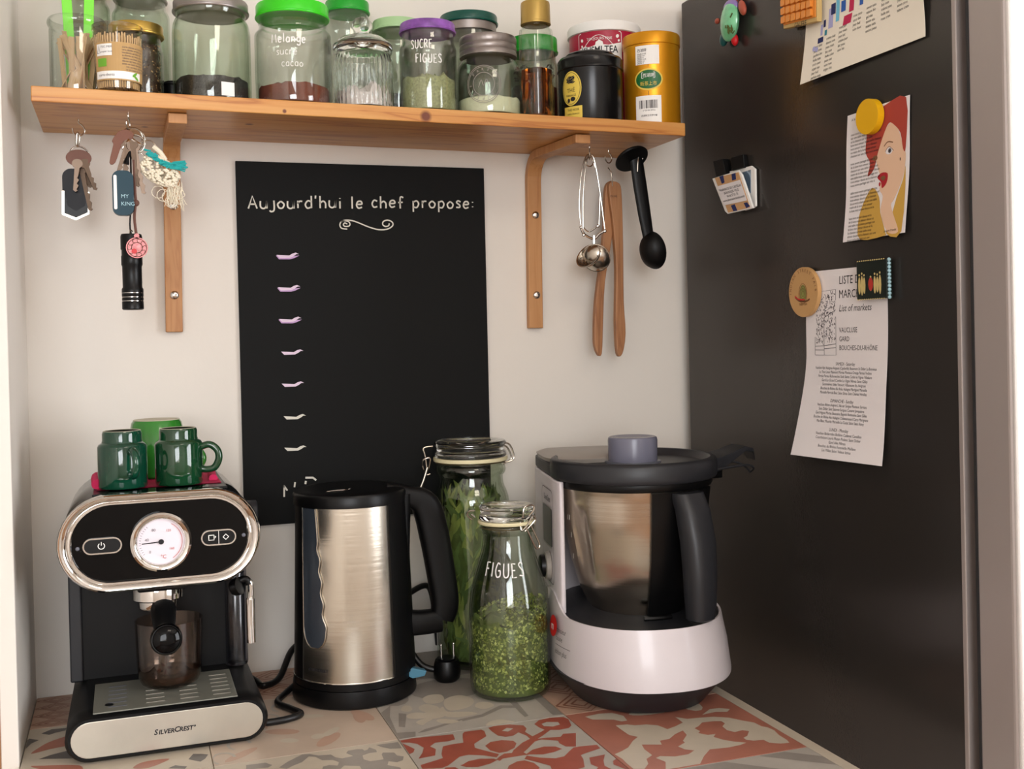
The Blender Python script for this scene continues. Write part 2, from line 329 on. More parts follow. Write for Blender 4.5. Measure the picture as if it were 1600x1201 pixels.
# hand lettering: unit glyphs (width, strokes)
HW = {
 'A': (.7, [[(0,0),(.3,1),(.62,0)],[(.1,.35),(.52,.35)]]), 'u': (.6, [[(.05,.6),(.05,.15),(.25,0),(.45,.15),(.5,.6)],[(.5,.6),(.5,0)]]),
 'j': (.4, [[(.3,.6),(.3,-.15),(.1,-.3),(-.02,-.2)]]), 'o': (.6, [[(.28,.58),(.05,.35),(.15,.05),(.4,.05),(.5,.35),(.28,.58)]]),
 'r': (.45, [[(.08,.6),(.08,0)],[(.08,.35),(.2,.55),(.4,.55)]]), 'd': (.6, [[(.5,1),(.5,0)],[(.5,.5),(.25,.6),(.05,.3),(.2,0),(.5,.1)]]),
 "'": (.22, [[(.1,1.05),(.08,.8)]]), 'h': (.6, [[(.08,1),(.08,0)],[(.08,.4),(.3,.58),(.48,.4),(.48,0)]]), 'i': (.28, [[(.12,.6),(.12,0)],[(.12,.8),(.13,.86)]]),
 'l': (.28, [[(.12,1),(.12,0)]]), 'e': (.55, [[(.08,.33),(.45,.36),(.38,.58),(.15,.55),(.05,.25),(.2,.02),(.46,.1)]]), 'c': (.5, [[(.44,.52),(.2,.6),(.05,.3),(.18,.03),(.44,.08)]]),
 'f': (.5, [[(.45,.9),(.3,.98),(.2,.8),(.2,0)],[(.05,.5),(.4,.52)]]), 'p': (.6, [[(.08,.6),(.08,-.32)],[(.08,.5),(.35,.6),(.5,.35),(.35,.05),(.08,.1)]]),
 's': (.45, [[(.4,.5),(.2,.6),(.08,.45),(.32,.22),(.3,.04),(.04,.05)]]), ':': (.3, [[(.12,.12),(.13,.2)],[(.12,.5),(.13,.58)]]), ' ': (.4, []),
 'N': (.7, [[(.05,0),(.12,1),(.5,.05),(.6,1)]]), 'D': (.7, [[(.08,0),(.1,1)],[(0,1),(.45,.95),(.6,.5),(.4,.05),(.05,0)]]), 'M': (.8, [[(.05,0),(.12,.95),(.35,.3),(.6,.95),(.68,0)]]),
 'n': (.6, [[(.08,.6),(.08,0)],[(.08,.4),(.3,.58),(.46,.4),(.46,0)]]), 'a': (.55, [[(.45,.5),(.2,.58),(.05,.25),(.2,.02),(.44,.15)],[(.46,.58),(.46,0)]]),
 'g': (.55, [[(.45,.5),(.2,.58),(.05,.3),(.2,.08),(.44,.2)],[(.46,.58),(.46,-.2),(.2,-.32),(.05,-.2)]]), 'S': (.6, [[(.5,.85),(.3,1),(.08,.8),(.45,.35),(.4,.05),(.05,.08)]]),
 'U': (.65, [[(.08,1),(.08,.2),(.3,0),(.52,.2),(.54,1)]]), 'C': (.6, [[(.5,.9),(.25,1),(.05,.5),(.2,.02),(.52,.1)]]), 'R': (.62, [[(.08,0),(.08,1)],[(.08,1),(.45,.9),(.4,.55),(.08,.5)],[(.2,.5),(.52,0)]]),
 'E': (.55, [[(.45,.98),(.08,1),(.08,0),(.48,.02)],[(.08,.52),(.38,.52)]]), 'F': (.52, [[(.08,0),(.08,1),(.46,1)],[(.08,.55),(.36,.55)]]), 'I': (.25, [[(.1,1),(.1,0)]]),
 'G': (.62, [[(.5,.9),(.25,1),(.05,.5),(.2,.02),(.5,.1),(.5,.45),(.3,.45)]])}
def hand(mb, txt, fn, u, v, size, w, gap=.12, d=.0004, xs=1.0):
    rnd = random.Random(len(txt))
    for ch in txt:
        wd, st = HW[ch]; dv = rnd.uniform(-.05, .05)*size
        for s_ in st: stroke(mb, [(u+x*size*xs, v+dv+y*size) for x, y in s_], w, fn, d, sub=5 if len(s_) > 2 and ch not in 'AEFMN' else 0)
        u += (wd+gap)*size*xs
    return u
def jar_prof(outer, t=.0022, base=.004):
    """closed glass wall from an outer profile [(r, z)...] going up"""
    inner = [(max(r-t, .001), max(z, base)) for r, z in outer]
    return [(0, outer[0][1])]+outer+inner[::-1]+[(0, base)]
def arc(cx, cy, r, a0, a1, n): return [(cx+r*math.cos(a0+(a1-a0)*i/n), cy+r*math.sin(a0+(a1-a0)*i/n)) for i in range(n+1)]

# ================================================================== the room
RX, RY, FZ, HZ, LX = 2.2, -4.0, -.9, 1.62, -1.7
struct('floor', MB().box(LX-.1, RX+.1, RY-.1, .1, FZ-.1, FZ), 'floor')
struct('ceiling', MB().box(LX-.1, RX+.1, RY-.1, .1, HZ, HZ+.1), 'wall')
struct('wall_back', MB().box(LX-.1, RX+.1, 0, .1, FZ, HZ), 'wall')
struct('wall_far_left', MB().box(LX-.1, LX, RY, 0, FZ, HZ), 'wall')
wr = MB(); wr.box(RX, RX+.1, RY, -3.1, FZ, HZ); wr.box(RX, RX+.1, -1.5, 0, FZ, HZ); wr.box(RX, RX+.1, -3.1, -1.5, FZ, -.25); wr.box(RX, RX+.1, -3.1, -1.5, 1.35, HZ)
struct('wall_right', wr, 'wall')
wq = MB(); wq.box(LX, -1.45, RY-.1, RY, FZ, HZ); wq.box(-.05, RX, RY-.1, RY, FZ, HZ); wq.box(-1.45, -.05, RY-.1, RY, FZ, .05); wq.box(-1.45, -.05, RY-.1, RY, 1.45, HZ)
struct('wall_rear', wq, 'wall')
w1 = MB()
for a, b, c, d in ((-3.1, -3.04, -.25, 1.35), (-1.56, -1.5, -.25, 1.35), (-2.33, -2.27, -.25, 1.35)): w1.box(RX+.01, RX+.06, a, b, c, d)
w1.box(RX+.01, RX+.06, -3.1, -1.5, -.25, -.19); w1.box(RX+.01, RX+.06, -3.1, -1.5, 1.29, 1.35)
W1 = struct('window_1', w1, 'trim'); obj('pane', MB().box(RX+.03, RX+.035, -3.04, -1.56, -.19, 1.29), 'outwin', W1, smo=False)
w2 = MB()
for a, b in ((-1.45, -1.39), (-.78, -.72), (-.11, -.05)): w2.box(a, b, RY-.06, RY-.01, .05, 1.45)
w2.box(-1.45, -.05, RY-.06, RY-.01, .05, .11); w2.box(-1.45, -.05, RY-.06, RY-.01, 1.39, 1.45)
W2 = struct('fill_window_2', w2, 'trim'); obj('pane', MB().box(-1.39, -.11, RY-.035, RY-.03, .11, 1.39), 'outwin', W2, smo=False)  # unseen window with glowing pane, added to go with the rear fill
struct('wall_left', MB().box(-.3395, -.3222, -.2366, 0, FZ, HZ), 'trim', bev=.0015)
dd = MB().box(-1.1, -.345, -.14, -.10, FZ, 1.2); D1 = struct('door_1', dd, 'doorwood')
obj('door_handle', MB().tube([(-.42, -.14, .1), (-.42, -.19, .1), (-.52, -.19, .1)], .009, 10, sub=0), 'nickel', D1)
lampt = thing('fill_ceiling_lamp', 'round white ceiling lamp added for fill light, unseen behind the viewer', 'lamp', (.35, -1.9, HZ))  # unseen fixture added to carry the overhead fill
obj('shade', MB().lathe([(0, -.075), (.12, -.07), (.16, -.04), (.165, -.002), (0, -.002)], 32), 'white', lampt)

# ================================================================== countertop of patterned tiles
ct = thing('countertop', 'kitchen countertop covered with patterned patchwork cement tiles', 'countertop', (0, 0, 0))
obj('slab', MB().box(-.3215, .4745, -.66, -.001, -.034, -.0022), 'joint', ct, smo=False, bev=.001)
obj('edge_strip', MB().box(.4602, .4742, -.655, -.002, -.0022, -.0004), 't_beige', ct, smo=False, label='pale beige strip along the right edge')
XS = [-.3215, -.1310, .0650, .2620, .4600]; YS = [-.002, -.1220, -.3180, -.5070, -.655]
base = {(0,0): 't_rose', (1,0): 't_rose', (2,0): 't_grey', (3,0): 't_rose', (0,1): 't_beige', (1,1): 't_pink', (2,1): 't_lgrey', (3,1): 't_rose',
        (0,2): 't_beige', (1,2): 't_beige', (2,2): 't_lgrey', (3,2): 't_salmon', (0,3): 't_pink', (1,3): 't_grey', (2,3): 't_beige', (3,3): 't_lgrey'}
gfn = lambda u, v, d: (u, v, d)
tiles = {}
for i in range(4):
    for j in range(4):
        x0, x1, y1, y0 = XS[i]+.0005, XS[i+1]-.0005, YS[j]-.0005, YS[j+1]+.0005
        tiles[i, j] = obj('tile', MB().box(x0, x1, y0, y1, -.0022, 0), base[i, j], ct, smo=False, bev=.0003)
def pat(t, m, polys=(), strokes=(), w=.002, d=.00012):
    mb = MB(); i, j = t; lo = (XS[i]+.001, YS[j+1]+.001); hi = (XS[i+1]-.001, YS[j]-.001)
    cl = lambda p: (min(max(p[0], lo[0]), hi[0]), min(max(p[1], lo[1]), hi[1]))
    fn = lambda u, v, dd: (cl((u, v))[0], cl((u, v))[1], dd)
    for k, p in enumerate(polys): flat(mb, [cl(q) for q in p], gfn, d+k*.000006)
    for s_ in strokes: stroke(mb, s_, w, fn, d+.00003, sub=0)
    return obj('pattern', mb, m, tiles[t], smo=False, fix=False, kind='stuff')
def diamonds(t, m, px, py, w=.0018):
    i, j = t; S = []
    nx = max(1, round((XS[i+1]-XS[i])/px)); ny = max(1, round((YS[j]-YS[j+1])/py)); px = (XS[i+1]-XS[i])/nx; py = (YS[j]-YS[j+1])/ny
    for a in range(nx):
        for b in range(ny):
            cx, cy = XS[i]+px*(a+.5), YS[j+1]+py*(b+.5)
            for k in (.96, .66, .36):
                S.append([(cx-px/2*k, cy), (cx, cy+py/2*k), (cx+px/2*k, cy), (cx, cy-py/2*k), (cx-px/2*k, cy)])
    pat(t, m, strokes=S, w=w)
diamonds((0,0), 't_brown', .047, .03, .0022); diamonds((3,1), 't_brown', .066, .065, .0034); diamonds((1,0), 't_brown', .065, .06, .003); diamonds((3,0), 't_brown', .066, .06, .0034)
# pale star tile with lozenges
def sym4(polys, t):
    i, j = t; cx, cy = (XS[i]+XS[i+1])/2, (YS[j]+YS[j+1])/2; out = []
    for p in polys:
        for k in range(4):
            c, s = math.cos(k*pi/2), math.sin(k*pi/2); out.append([(cx+c*x-s*y, cy+s*x+c*y) for x, y in p])
    return out
loz1 = [(-.3213,-.1876),(-.3213,-.1566),(-.3189,-.1532),(-.3083,-.1625),(-.3157,-.1711)]
loz2 = [(-.3073,-.1407),(-.2971,-.1305),(-.2811,-.1322),(-.2819,-.1411),(-.2925,-.1449),(-.2986,-.1493)]
loz3 = [(-.1545,-.2874),(-.1488,-.2734),(-.1404,-.277),(-.1339,-.2815),(-.1377,-.2926),(-.143,-.2993)]
spk = [(-.3047,-.2245),(-.2934,-.2165),(-.2598,-.2029),(-.2594,-.2403),(-.2939,-.2279)]
spk2 = [(-.1757,-.3048),(-.1683,-.2992),(-.1568,-.3075),(-.1594,-.3133)]
pet1 = [(-.3132,-.2045),(-.3061,-.1868),(-.2936,-.1706),(-.2621,-.1535),(-.2616,-.1874),(-.2945,-.1974)]
pet2 = [(-.311,-.2432),(-.2986,-.2459),(-.2627,-.2601),(-.2626,-.2819),(-.2904,-.2653)]
pet3 = [(-.2097,-.2906),(-.2036,-.2792),(-.1916,-.2754),(-.1735,-.2776),(-.1823,-.2881),(-.1968,-.296)]
pat((0,1), 't_dk', [loz1, loz2, loz3, spk, spk2]); pat((0,1), 't_salmon', [sm2(pet1), sm2(pet2), sm2(pet3)])
pat((0,2), 't_dk', sym4([[(.03, .03), (.05, .04), (.06, .06), (.04, .05)], disc(.07, 0, .014, 8, .006)], (0,2)))
pat((0,2), 't_salmon', sym4([disc(.045, .0, .03, 12, .009), disc(.06, .075, .03, 12, .01, .8)], (0,2)))
# faded floral
rp = random.Random(3); bl = lambda n, t, a, b: [disc(rp.uniform(XS[t[0]]+.02, XS[t[0]+1]-.02), rp.uniform(YS[t[1]+1]+.02, YS[t[1]]-.02), rp.uniform(a, b), 12, rp.uniform(a*.4, a), rp.uniform(0, 3)) for _ in range(n)]
pat((1,1), 't_rose', bl(12, (1,1), .012, .026)); pat((1,1), 't_beige', bl(9, (1,1), .008, .018), d=.0002)
pat((1,1), 't_lgrey', strokes=[[( -.12+.02*k+.012*math.cos(a/6*pi), -.3+.035*k+.016*math.sin(a/6*pi)) for a in range(9)] for k in range(5)], w=.0035, d=.00025)
# grey cloud scroll
camB = [(-.0574,-.3352),(-.0517,-.3305),(-.0403,-.3209),(-.0324,-.3227),(-.0245,-.3304),(-.0117,-.3329),(-.0085,-.3429),(-.0024,-.3483),(.0028,-.3476),(.0093,-.346),(.0042,-.3352),(.0074,-.3292),(.0168,-.3287),(.0226,-.3311),(.0237,-.336),(.0271,-.3345),(.0305,-.3284),(.0357,-.3381),(.0352,-.3452),(.027,-.3447),(.019,-.3486),(.0178,-.3596),(.0232,-.3675),(.0374,-.3678),(.0384,-.3539),(.0406,-.349),(.0519,-.3537),(.0529,-.3629),(.0588,-.3682),(.0554,-.3781),(.0486,-.3809),(.0409,-.3749),(.0376,-.3846),(.0481,-.3958),(.0481,-.4299),(.0107,-.4243),(.0104,-.376),(-.0042,-.3686),(-.0095,-.3759),(-.0269,-.3686),(-.0249,-.3626),(-.0187,-.3611),(-.0106,-.3659),(-.0076,-.3574),(-.0125,-.3483),(-.023,-.3453),(-.028,-.3332),(-.0345,-.3291),(-.0435,-.3424),(-.0532,-.3481),(-.061,-.3544),(-.0679,-.3475)]
camA = [(-.099,-.3276),(-.0793,-.3288),(-.0735,-.3382),(-.0781,-.3432),(-.1004,-.3408)]
camC = [(.0387,-.3243),(.0629,-.3254),(.0625,-.3449),(.0507,-.3414),(.0423,-.3319)]
pat((1,2), 't_grey', [camB, camA, camC, disc(-.09, -.39, .02, 10, .012), disc(-.06, -.44, .03, 12, .014)])
# grey tile with pale flower
Cc = [[(.0901,-.2278),(.096,-.2132),(.1034,-.2149),(.1031,-.2285),(.0967,-.2354)], [(.175,-.2471),(.1834,-.2357),(.1948,-.2406),(.1968,-.2539),(.1849,-.2611),(.1779,-.2581)],
 [(.1497,-.2085),(.1681,-.2009),(.1798,-.2163),(.1771,-.2355),(.1632,-.2493),(.1439,-.2508),(.1419,-.2304)], [(.1238,-.1974),(.1347,-.1865),(.1485,-.1898),(.1482,-.2079),(.1387,-.219),(.1253,-.2158)],
 [(.1118,-.2249),(.1232,-.2174),(.1336,-.2317),(.1313,-.2454),(.1212,-.2483),(.1126,-.2398)], [(.0927,-.2456),(.1045,-.2412),(.1159,-.2508),(.1139,-.264),(.1005,-.2629),(.0914,-.2567)],
 [(.1313,-.2454),(.1392,-.2342),(.1399,-.2539),(.1621,-.2633),(.1698,-.2738),(.1487,-.2765),(.1351,-.2707),(.1319,-.26)], [(.0965,-.2726),(.1106,-.2649),(.1169,-.2699),(.1068,-.2793),(.1006,-.2857)],
 [(.1193,-.2778),(.1265,-.274),(.1424,-.2876),(.1346,-.2934),(.1238,-.2888)], disc(.122, -.257, .014, 14), [(.1677,-.3174),(.1755,-.304),(.1883,-.3026),(.1964,-.3106),(.1991,-.3173)]]
pat((2,1), 't_grey', [[(.066,-.2263),(.0823,-.2048),(.0725,-.244),(.0683,-.2974),(.0886,-.3016),(.0847,-.3173),(.066,-.317)], [(.0852,-.2353),(.093,-.241),(.0809,-.284),(.0747,-.2791)],
  [(.218,-.238),(.2272,-.2395),(.2225,-.3033),(.2169,-.3056)], [(.2512,-.2021),(.261,-.197),(.261,-.3138),(.2491,-.3123)], [(.0896,-.3071),(.1023,-.3058),(.1469,-.2867),(.1469,-.2827),(.0996,-.2988)],
  [(.1469,-.2827),(.1733,-.2776),(.2038,-.2558),(.2176,-.2626),(.2176,-.2726),(.2038,-.2658),(.1733,-.2856),(.1469,-.2907)], disc(.165, -.17, .05, 20, .04), disc(.09, -.18, .02, 12, .03)])
pat((2,1), 't_beige', [sm2(p) if len(p) < 12 else p for p in Cc], d=.00024)
# terracotta flower tile
FL = {'a': [(0.146,-0.417),(0.1512,-0.4079),(0.159,-0.4016),(0.1671,-0.403),(0.1707,-0.3968),(0.187,-0.3797),(0.1986,-0.3723),(0.1987,-0.3619),(0.1935,-0.3491),(0.1851,-0.3561),(0.176,-0.3565),(0.1695,-0.3495),(0.1673,-0.3337),(0.1671,-0.3227),(0.175,-0.3195),(0.1926,-0.3216),(0.2063,-0.3305),(0.2061,-0.3415),(0.2008,-0.35),(0.2038,-0.3661),(0.2117,-0.3611),(0.2232,-0.353),(0.2201,-0.343),(0.219,-0.3315),(0.2281,-0.3218),(0.2419,-0.3185),(0.2576,-0.3229),(0.2606,-0.3311),(0.256,-0.3516),(0.2503,-0.358),(0.2382,-0.3594),(0.2291,-0.3555),(0.2149,-0.3687),(0.2063,-0.3755),(0.2179,-0.3763),(0.2315,-0.3799),(0.2377,-0.372),(0.2514,-0.3757),(0.2361,-0.4124),(0.2261,-0.4082),(0.2232,-0.397),(0.2247,-0.3895),(0.2095,-0.3789),(0.2011,-0.3815),(0.1858,-0.3992),(0.1789,-0.4061),(0.1808,-0.4165),(0.1766,-0.426),(0.1676,-0.4334),(0.1738,-0.4433),(0.1768,-0.4536),(0.1384,-0.4376),(0.1447,-0.4312),(0.153,-0.4273),(0.1462,-0.4226)], 'h1': [(0.2264,-0.3346),(0.2339,-0.3311),(0.2459,-0.3362),(0.2449,-0.3447),(0.2354,-0.3473),(0.2265,-0.3422)], 'h2': [(0.1778,-0.3381),(0.1863,-0.3309),(0.1923,-0.3356),(0.1837,-0.3428)], 'b': [(0.1471,-0.373),(0.1557,-0.3644),(0.169,-0.3639),(0.18,-0.3706),(0.1806,-0.379),(0.1744,-0.3904),(0.1633,-0.3976),(0.1546,-0.3978),(0.1481,-0.3873)], 'c': [(0.1778,-0.419),(0.1901,-0.403),(0.2047,-0.3992),(0.216,-0.404),(0.2202,-0.4136),(0.2136,-0.4283),(0.203,-0.4333),(0.1889,-0.4293)], 'd': [(0.1088,-0.4144),(0.1179,-0.4071),(0.1311,-0.4051),(0.1446,-0.4108),(0.146,-0.417),(0.1446,-0.4275),(0.1366,-0.435),(0.1228,-0.4311),(0.1083,-0.425)], 'e': [(0.0651,-0.3222),(0.0813,-0.3207),(0.1024,-0.3233),(0.1249,-0.3265),(0.1225,-0.3422),(0.1138,-0.3447),(0.0999,-0.343),(0.0918,-0.3517),(0.0956,-0.3613),(0.0901,-0.3785),(0.0717,-0.3802),(0.0795,-0.3663),(0.0845,-0.3526),(0.0809,-0.3391),(0.0741,-0.3321),(0.0657,-0.3286)], 'f': [(0.1353,-0.3287),(0.139,-0.3239),(0.1582,-0.3246),(0.16,-0.3306),(0.1571,-0.3464),(0.1471,-0.3547),(0.1379,-0.3631),(0.1352,-0.374),(0.1438,-0.3874),(0.1535,-0.4012),(0.1482,-0.4085),(0.1375,-0.3983),(0.1231,-0.3903),(0.1128,-0.3918),(0.1027,-0.4026),(0.0949,-0.4104),(0.0878,-0.4165),(0.0684,-0.4084),(0.0692,-0.3978),(0.0864,-0.392),(0.0957,-0.3884),(0.0973,-0.3776),(0.1045,-0.3571),(0.1137,-0.3549),(0.1282,-0.3549),(0.1319,-0.34)], 'g': [(0.0652,-0.3304),(0.0713,-0.3431),(0.0746,-0.3525),(0.0711,-0.3608),(0.066,-0.3645),(0.0657,-0.3487)], 'h': [(0.2278,-0.4323),(0.2187,-0.4474),(0.2075,-0.4538),(0.2146,-0.464)], }
rot = lambda p: [(2*.1635-x, 2*-.4125-y) for x, y in p]
main = [FL[k] for k in 'bcdefgh']; up_ = lambda p: [(x, max(y, -.4140)) for x, y in p]; dn_ = lambda p: [(x, min(y, -.4140)) for x, y in rot(p)]
pat((2,2), 't_terra', [up_(FL['a'])]+[up_(p) for p in main]+[dn_(FL['a'])]+[dn_(p) for p in main])
eyes = [FL['h1'], FL['h2'], rot(FL['h1']), rot(FL['h2'])]; pat((2,2), 't_lgrey', eyes, d=.0003)
# salmon tile with pale leaf scroll
leafA = [(.3016,-.371),(.3147,-.3732),(.3213,-.3793),(.3344,-.3816),(.3449,-.3894),(.3491,-.4042),(.3611,-.3996),(.3747,-.3921),(.3751,-.3726),(.3846,-.3836),(.4,-.3859),(.4156,-.3891),(.4299,-.3986),(.4389,-.4126),(.4474,-.423),(.4487,-.4367),(.4529,-.4417),(.4548,-.4522),(.4515,-.4666),(.4512,-.4819),(.4493,-.4902),(.4394,-.489),(.4297,-.482),(.4287,-.4724),(.4178,-.4709),(.4118,-.4653),(.4119,-.4592),(.4187,-.4559),(.4283,-.4442),(.4231,-.4388),(.4124,-.4406),(.4077,-.4323),(.4089,-.4198),(.4164,-.4131),(.4163,-.405),(.4084,-.4017),(.3944,-.4004),(.3846,-.4095),(.3778,-.4131),(.3792,-.4234),(.3745,-.4278),(.3812,-.4369),(.3903,-.4376),(.384,-.4444),(.3892,-.4558),(.3976,-.4654),(.4074,-.4725),(.3983,-.4759),(.3887,-.4766),(.3836,-.4774),(.373,-.4759),(.3624,-.4744),(.3477,-.4883),(.3341,-.5048),(.2950,-.5050),(.3042,-.4869),(.2999,-.4739),(.3059,-.4708),(.32,-.4778),(.3357,-.4776),(.3463,-.4705),(.3384,-.4643),(.3357,-.4543),(.3475,-.4473),(.3483,-.4416),(.3602,-.428),(.3627,-.4145),(.35,-.4206),(.3376,-.431),(.3256,-.432),(.3224,-.4428),(.313,-.4388),(.3027,-.4345),(.2995,-.4479),(.2997,-.4654),(.2896,-.4724),(.2858,-.4846),(.2762,-.4952),(.2660,-.4908),(.266,-.4764),(.2669,-.4629),(.265,-.448),(.2749,-.4434),(.286,-.4364),(.299,-.4208),(.3088,-.4126),(.3026,-.4037),(.3018,-.3906),(.3013,-.3742)]
leafB = [(.2809,-.3317),(.299,-.3289),(.3146,-.3321),(.3227,-.346),(.32,-.3621),(.3127,-.3623),(.3073,-.3533),(.2953,-.3481),(.2852,-.3439)]
leafC = [(.4067,-.3784),(.4244,-.3647),(.4362,-.3662),(.4457,-.3739),(.4377,-.3811),(.4256,-.3759)]
pat((3,2), 't_beige', [leafA, leafB, leafC, disc(.36, -.345, .03, 14, .01), disc(.41, -.345, .012, 10, .02)])
pat((3,3), 't_grey', [[(.30,-.51),(.36,-.51),(.459,-.60),(.459,-.65)], [(.40,-.51),(.43,-.51),(.459,-.535),(.459,-.56)]])
pat((3,3), 't_beige', [disc(.32, -.545, .03, 14, .02)], d=.0002)

# ================================================================== the fridge
FX, FT, FF, FD, FW_ = .5868, .9284, -.6017, -.6166, -.6712
fr = thing('fridge', 'tall dark grey fridge with magnets on its side, right of the countertop', 'fridge', ((FX+1.19)/2, -.32, FZ))
def loc(o, par):                       # keep world coordinates under a parent
    o.matrix_parent_inverse = Matrix.Translation(par.location).inverted() if not par.rotation_euler.y else par.matrix_world.inverted(); return o
loc(obj('body', MB().box(FX, 1.19, FF, -.03, FZ+.02, FT), 'fridge', fr, smo=False, bev=.003), fr)
loc(obj('front_frame', MB().box(FX-.0005, 1.1905, FF-.0005, FF+.006, FZ+.03, FT-.004), 'fridgedoor', fr, smo=False, bev=.0012, label='lighter grey front edge of the side panel'), fr)
loc(obj('gasket', MB().box(FX+.012, 1.178, FD, FF, FZ+.05, FT-.01), 'gasket', fr, smo=False), fr)
dr = loc(obj('door', MB().box(FX-.001, 1.191, FW_+.004, FD, FZ+.04, FT), 'fridgedoor', fr, smo=False, bev=.004, label='grey door edge'), fr)
def sub(name, mb, m, par, root, **k):
    o = obj(name, mb, m, par, **k); o.matrix_parent_inverse = Matrix.Translation(root.location).inverted(); return o
sub('door_rim', MB().box(FX-.0018, FX+.004, FD-.0045, FD-.001, FZ+.04, FT-.001), 'gasket', dr, fr, smo=False).matrix_parent_inverse = Matrix.Identity(4)
o = obj('door_front', MB().box(FX+.001, 1.189, FW_, FW_+.006, FZ+.042, FT-.002), 'fridgefront', dr, smo=False, bev=.0025, label='pale front panel')
o = obj('handle', MB().tube([(1.13, FW_, .5), (1.13, FW_-.045, .5), (1.13, FW_-.045, .0), (1.13, FW_, .0)], .008, 10), 'chrome', dr)
loc(obj('foot', MB().box(FX+.03, 1.16, -.58, -.06, FZ, FZ+.02), 'gasket', fr, smo=False), fr)

# ================================================================== the shelf
SX, SZ, SLOPE, STH, SD = -.2971, .7068, .0090, .0172, .1892
sh = thing('shelf', 'long pine wall shelf on two brackets, loaded with jars', 'shelf', (SX, 0, SZ), ry=SLOPE)
obj('board', MB().box(0, .8008, -SD, -.001, 0, STH), 'pine', sh, bev=.0012, smo=False)
MT['pine'].node_tree.nodes  # grain runs along the board
def bracket(x, xe, name):
    path = [(-.0066, -.2515), (-.0066, -.04)]+[(-.0066-.034+.034*math.cos(a), -.04+.034*math.sin(a)) for a in [pi/2*k/7 for k in range(1, 8)]]+[(-.170, -.0068)]
    rings = []
    for k, (y, z) in enumerate(path):
        a = path[max(k-1, 0)]; b = path[min(k+1, len(path)-1)]; t = Vector((b[0]-a[0], b[1]-a[1])).normalized(); n = Vector((t.y, -t.x))*.0058
        xo = x+(xe-x)*max(0, min(1, (-y-.04)/.12))
        rings.append([(xo-.0105, y+n.x, z+n.y), (xo+.0105, y+n.x, z+n.y), (xo+.0105, y-n.x, z-n.y), (xo-.0105, y-n.x, z-n.y)])
    b = obj(name, MB().loft(rings), 'beech', sh, smo=False, bev=.001)
    for z in (-.089, -.204):
        s_ = obj('screw', MB().ball((x+.001, -.0132, z), (.0056, .0026, .0056), 16, 8), 'chrome', b)
        q = MB(); q.box(x-.002, x+.004, -.0162, -.0156, z-.0006, z+.0006); q.box(x+.0004, x+.0016, -.0162, -.0156, z-.003, z+.003); obj('screw_slot', q, 'black', s_, smo=False) if False else None
    return b
bracket(-.1440-SX, -.1440-SX+.001, 'bracket'); bracket(.3545-SX, .3640-SX, 'bracket')
def hook(wx, wy, tip=False, turn=0):
    lx = wx-SX; c, s = math.cos(turn), math.sin(turn)
    pts = [(0, 0, .004), (0, 0, -.006)]+[(.0065*math.sin(a), 0, -.0125-.0065*math.cos(a)*1.0) for a in [pi-.3-k*.42 for k in range(12)]]
    pts = [(0, 0, .003), (0, 0, -.004), (.003, 0, -.0065), (.0062, 0, -.011), (.006, 0, -.016), (.002, 0, -.0195), (-.003, 0, -.019), (-.0062, 0, -.0155), (-.007, 0, -.011)]
    o = obj('hook', MB().tube([(lx+p[0]*c, wy+p[0]*s, p[2]) for p in pts], .0009, 8, sub=4), 'nickel', sh); return Vector((wx+.0, wy, SZ-SLOPE*lx-.019))
def ztop(x): return SZ+STH-SLOPE*(x-SX)+.0003

def gap(n, r): return
def face(t): return facing(t.location.x, t.location.y)
def item(name, label, cat, x, y, group=None): return thing(name, label, cat, (x, y, ztop(x)), group=group)
def fill(par, name, R, h0, h1, m, bump=.002, seed=0, label=None, n=32):
    """granular filling with an uneven top"""
    rn = random.Random(seed); ph = rn.uniform(0, 6); prof = [(0, h0), (R*.96, h0), (R, h0+.002), (R, h1)]
    mb = MB(); rings = [[(r*math.cos(2*pi*i/n), r*math.sin(2*pi*i/n), z) for i in range(n)] for r, z in ((R*.96, h0), (R, h0+.003), (R, h1-.001))]
    for k, q in enumerate((.97, .75, .5, .25)):
        rings.append([(R*q*math.cos(2*pi*i/n), R*q*math.sin(2*pi*i/n), h1+bump*(noise.noise((q*4*math.cos(2*pi*i/n)+ph, q*4*math.sin(2*pi*i/n), seed))+.6*(1-q))) for i in range(n)])
    mb.loft(rings)
    return obj(name, mb, m, par, label=label)
def specks(R, h0, h1, n, size, seed, surf=.5, flatk=.25, lens=1.0):
    rn = random.Random(seed); mb = MB()
    for _ in range(n):
        a = rn.uniform(0, 2*pi); r = R*(1-rn.random()**3*.25) if rn.random() < surf else R*math.sqrt(rn.random()); z = rn.uniform(h0, h1) if r > R*.75 else rn.uniform(h1-size*2, h1)
        r = min(r, R-size*.5); c = Vector((r*math.cos(a), r*math.sin(a), z)); s = size*rn.uniform(.5, 1.1)
        u = Vector((rn.gauss(0, 1), rn.gauss(0, 1), rn.gauss(0, 1))).normalized(); v = u.orthogonal().normalized(); w_ = u.cross(v)
        p = [c+u*s*.5*lens, c+v*s*.28, c-u*s*.5*lens, c-v*s*.28, c+w_*s*flatk]
        mb.add(p, [(0, 1, 4), (1, 2, 4), (2, 3, 4), (3, 0, 4), (3, 2, 1, 0)])
    return mb
def lid(par, r, z0, z1, m, name='lid', rim=.0012, inset=0, label=None):
    return obj(name, MB().lathe([(r-.002, z0+.0005), (r+rim*.4, z0), (r+rim, z0+.001), (r+rim, z0+.0022), (r, z0+.003), (r, z1-.0022), (r-.0008, z1-.0006), (r-.003, z1), (r*.8, z1), (r*.78, z1-.0008), (0, z1-.0008)], 48), m, par, label=label)
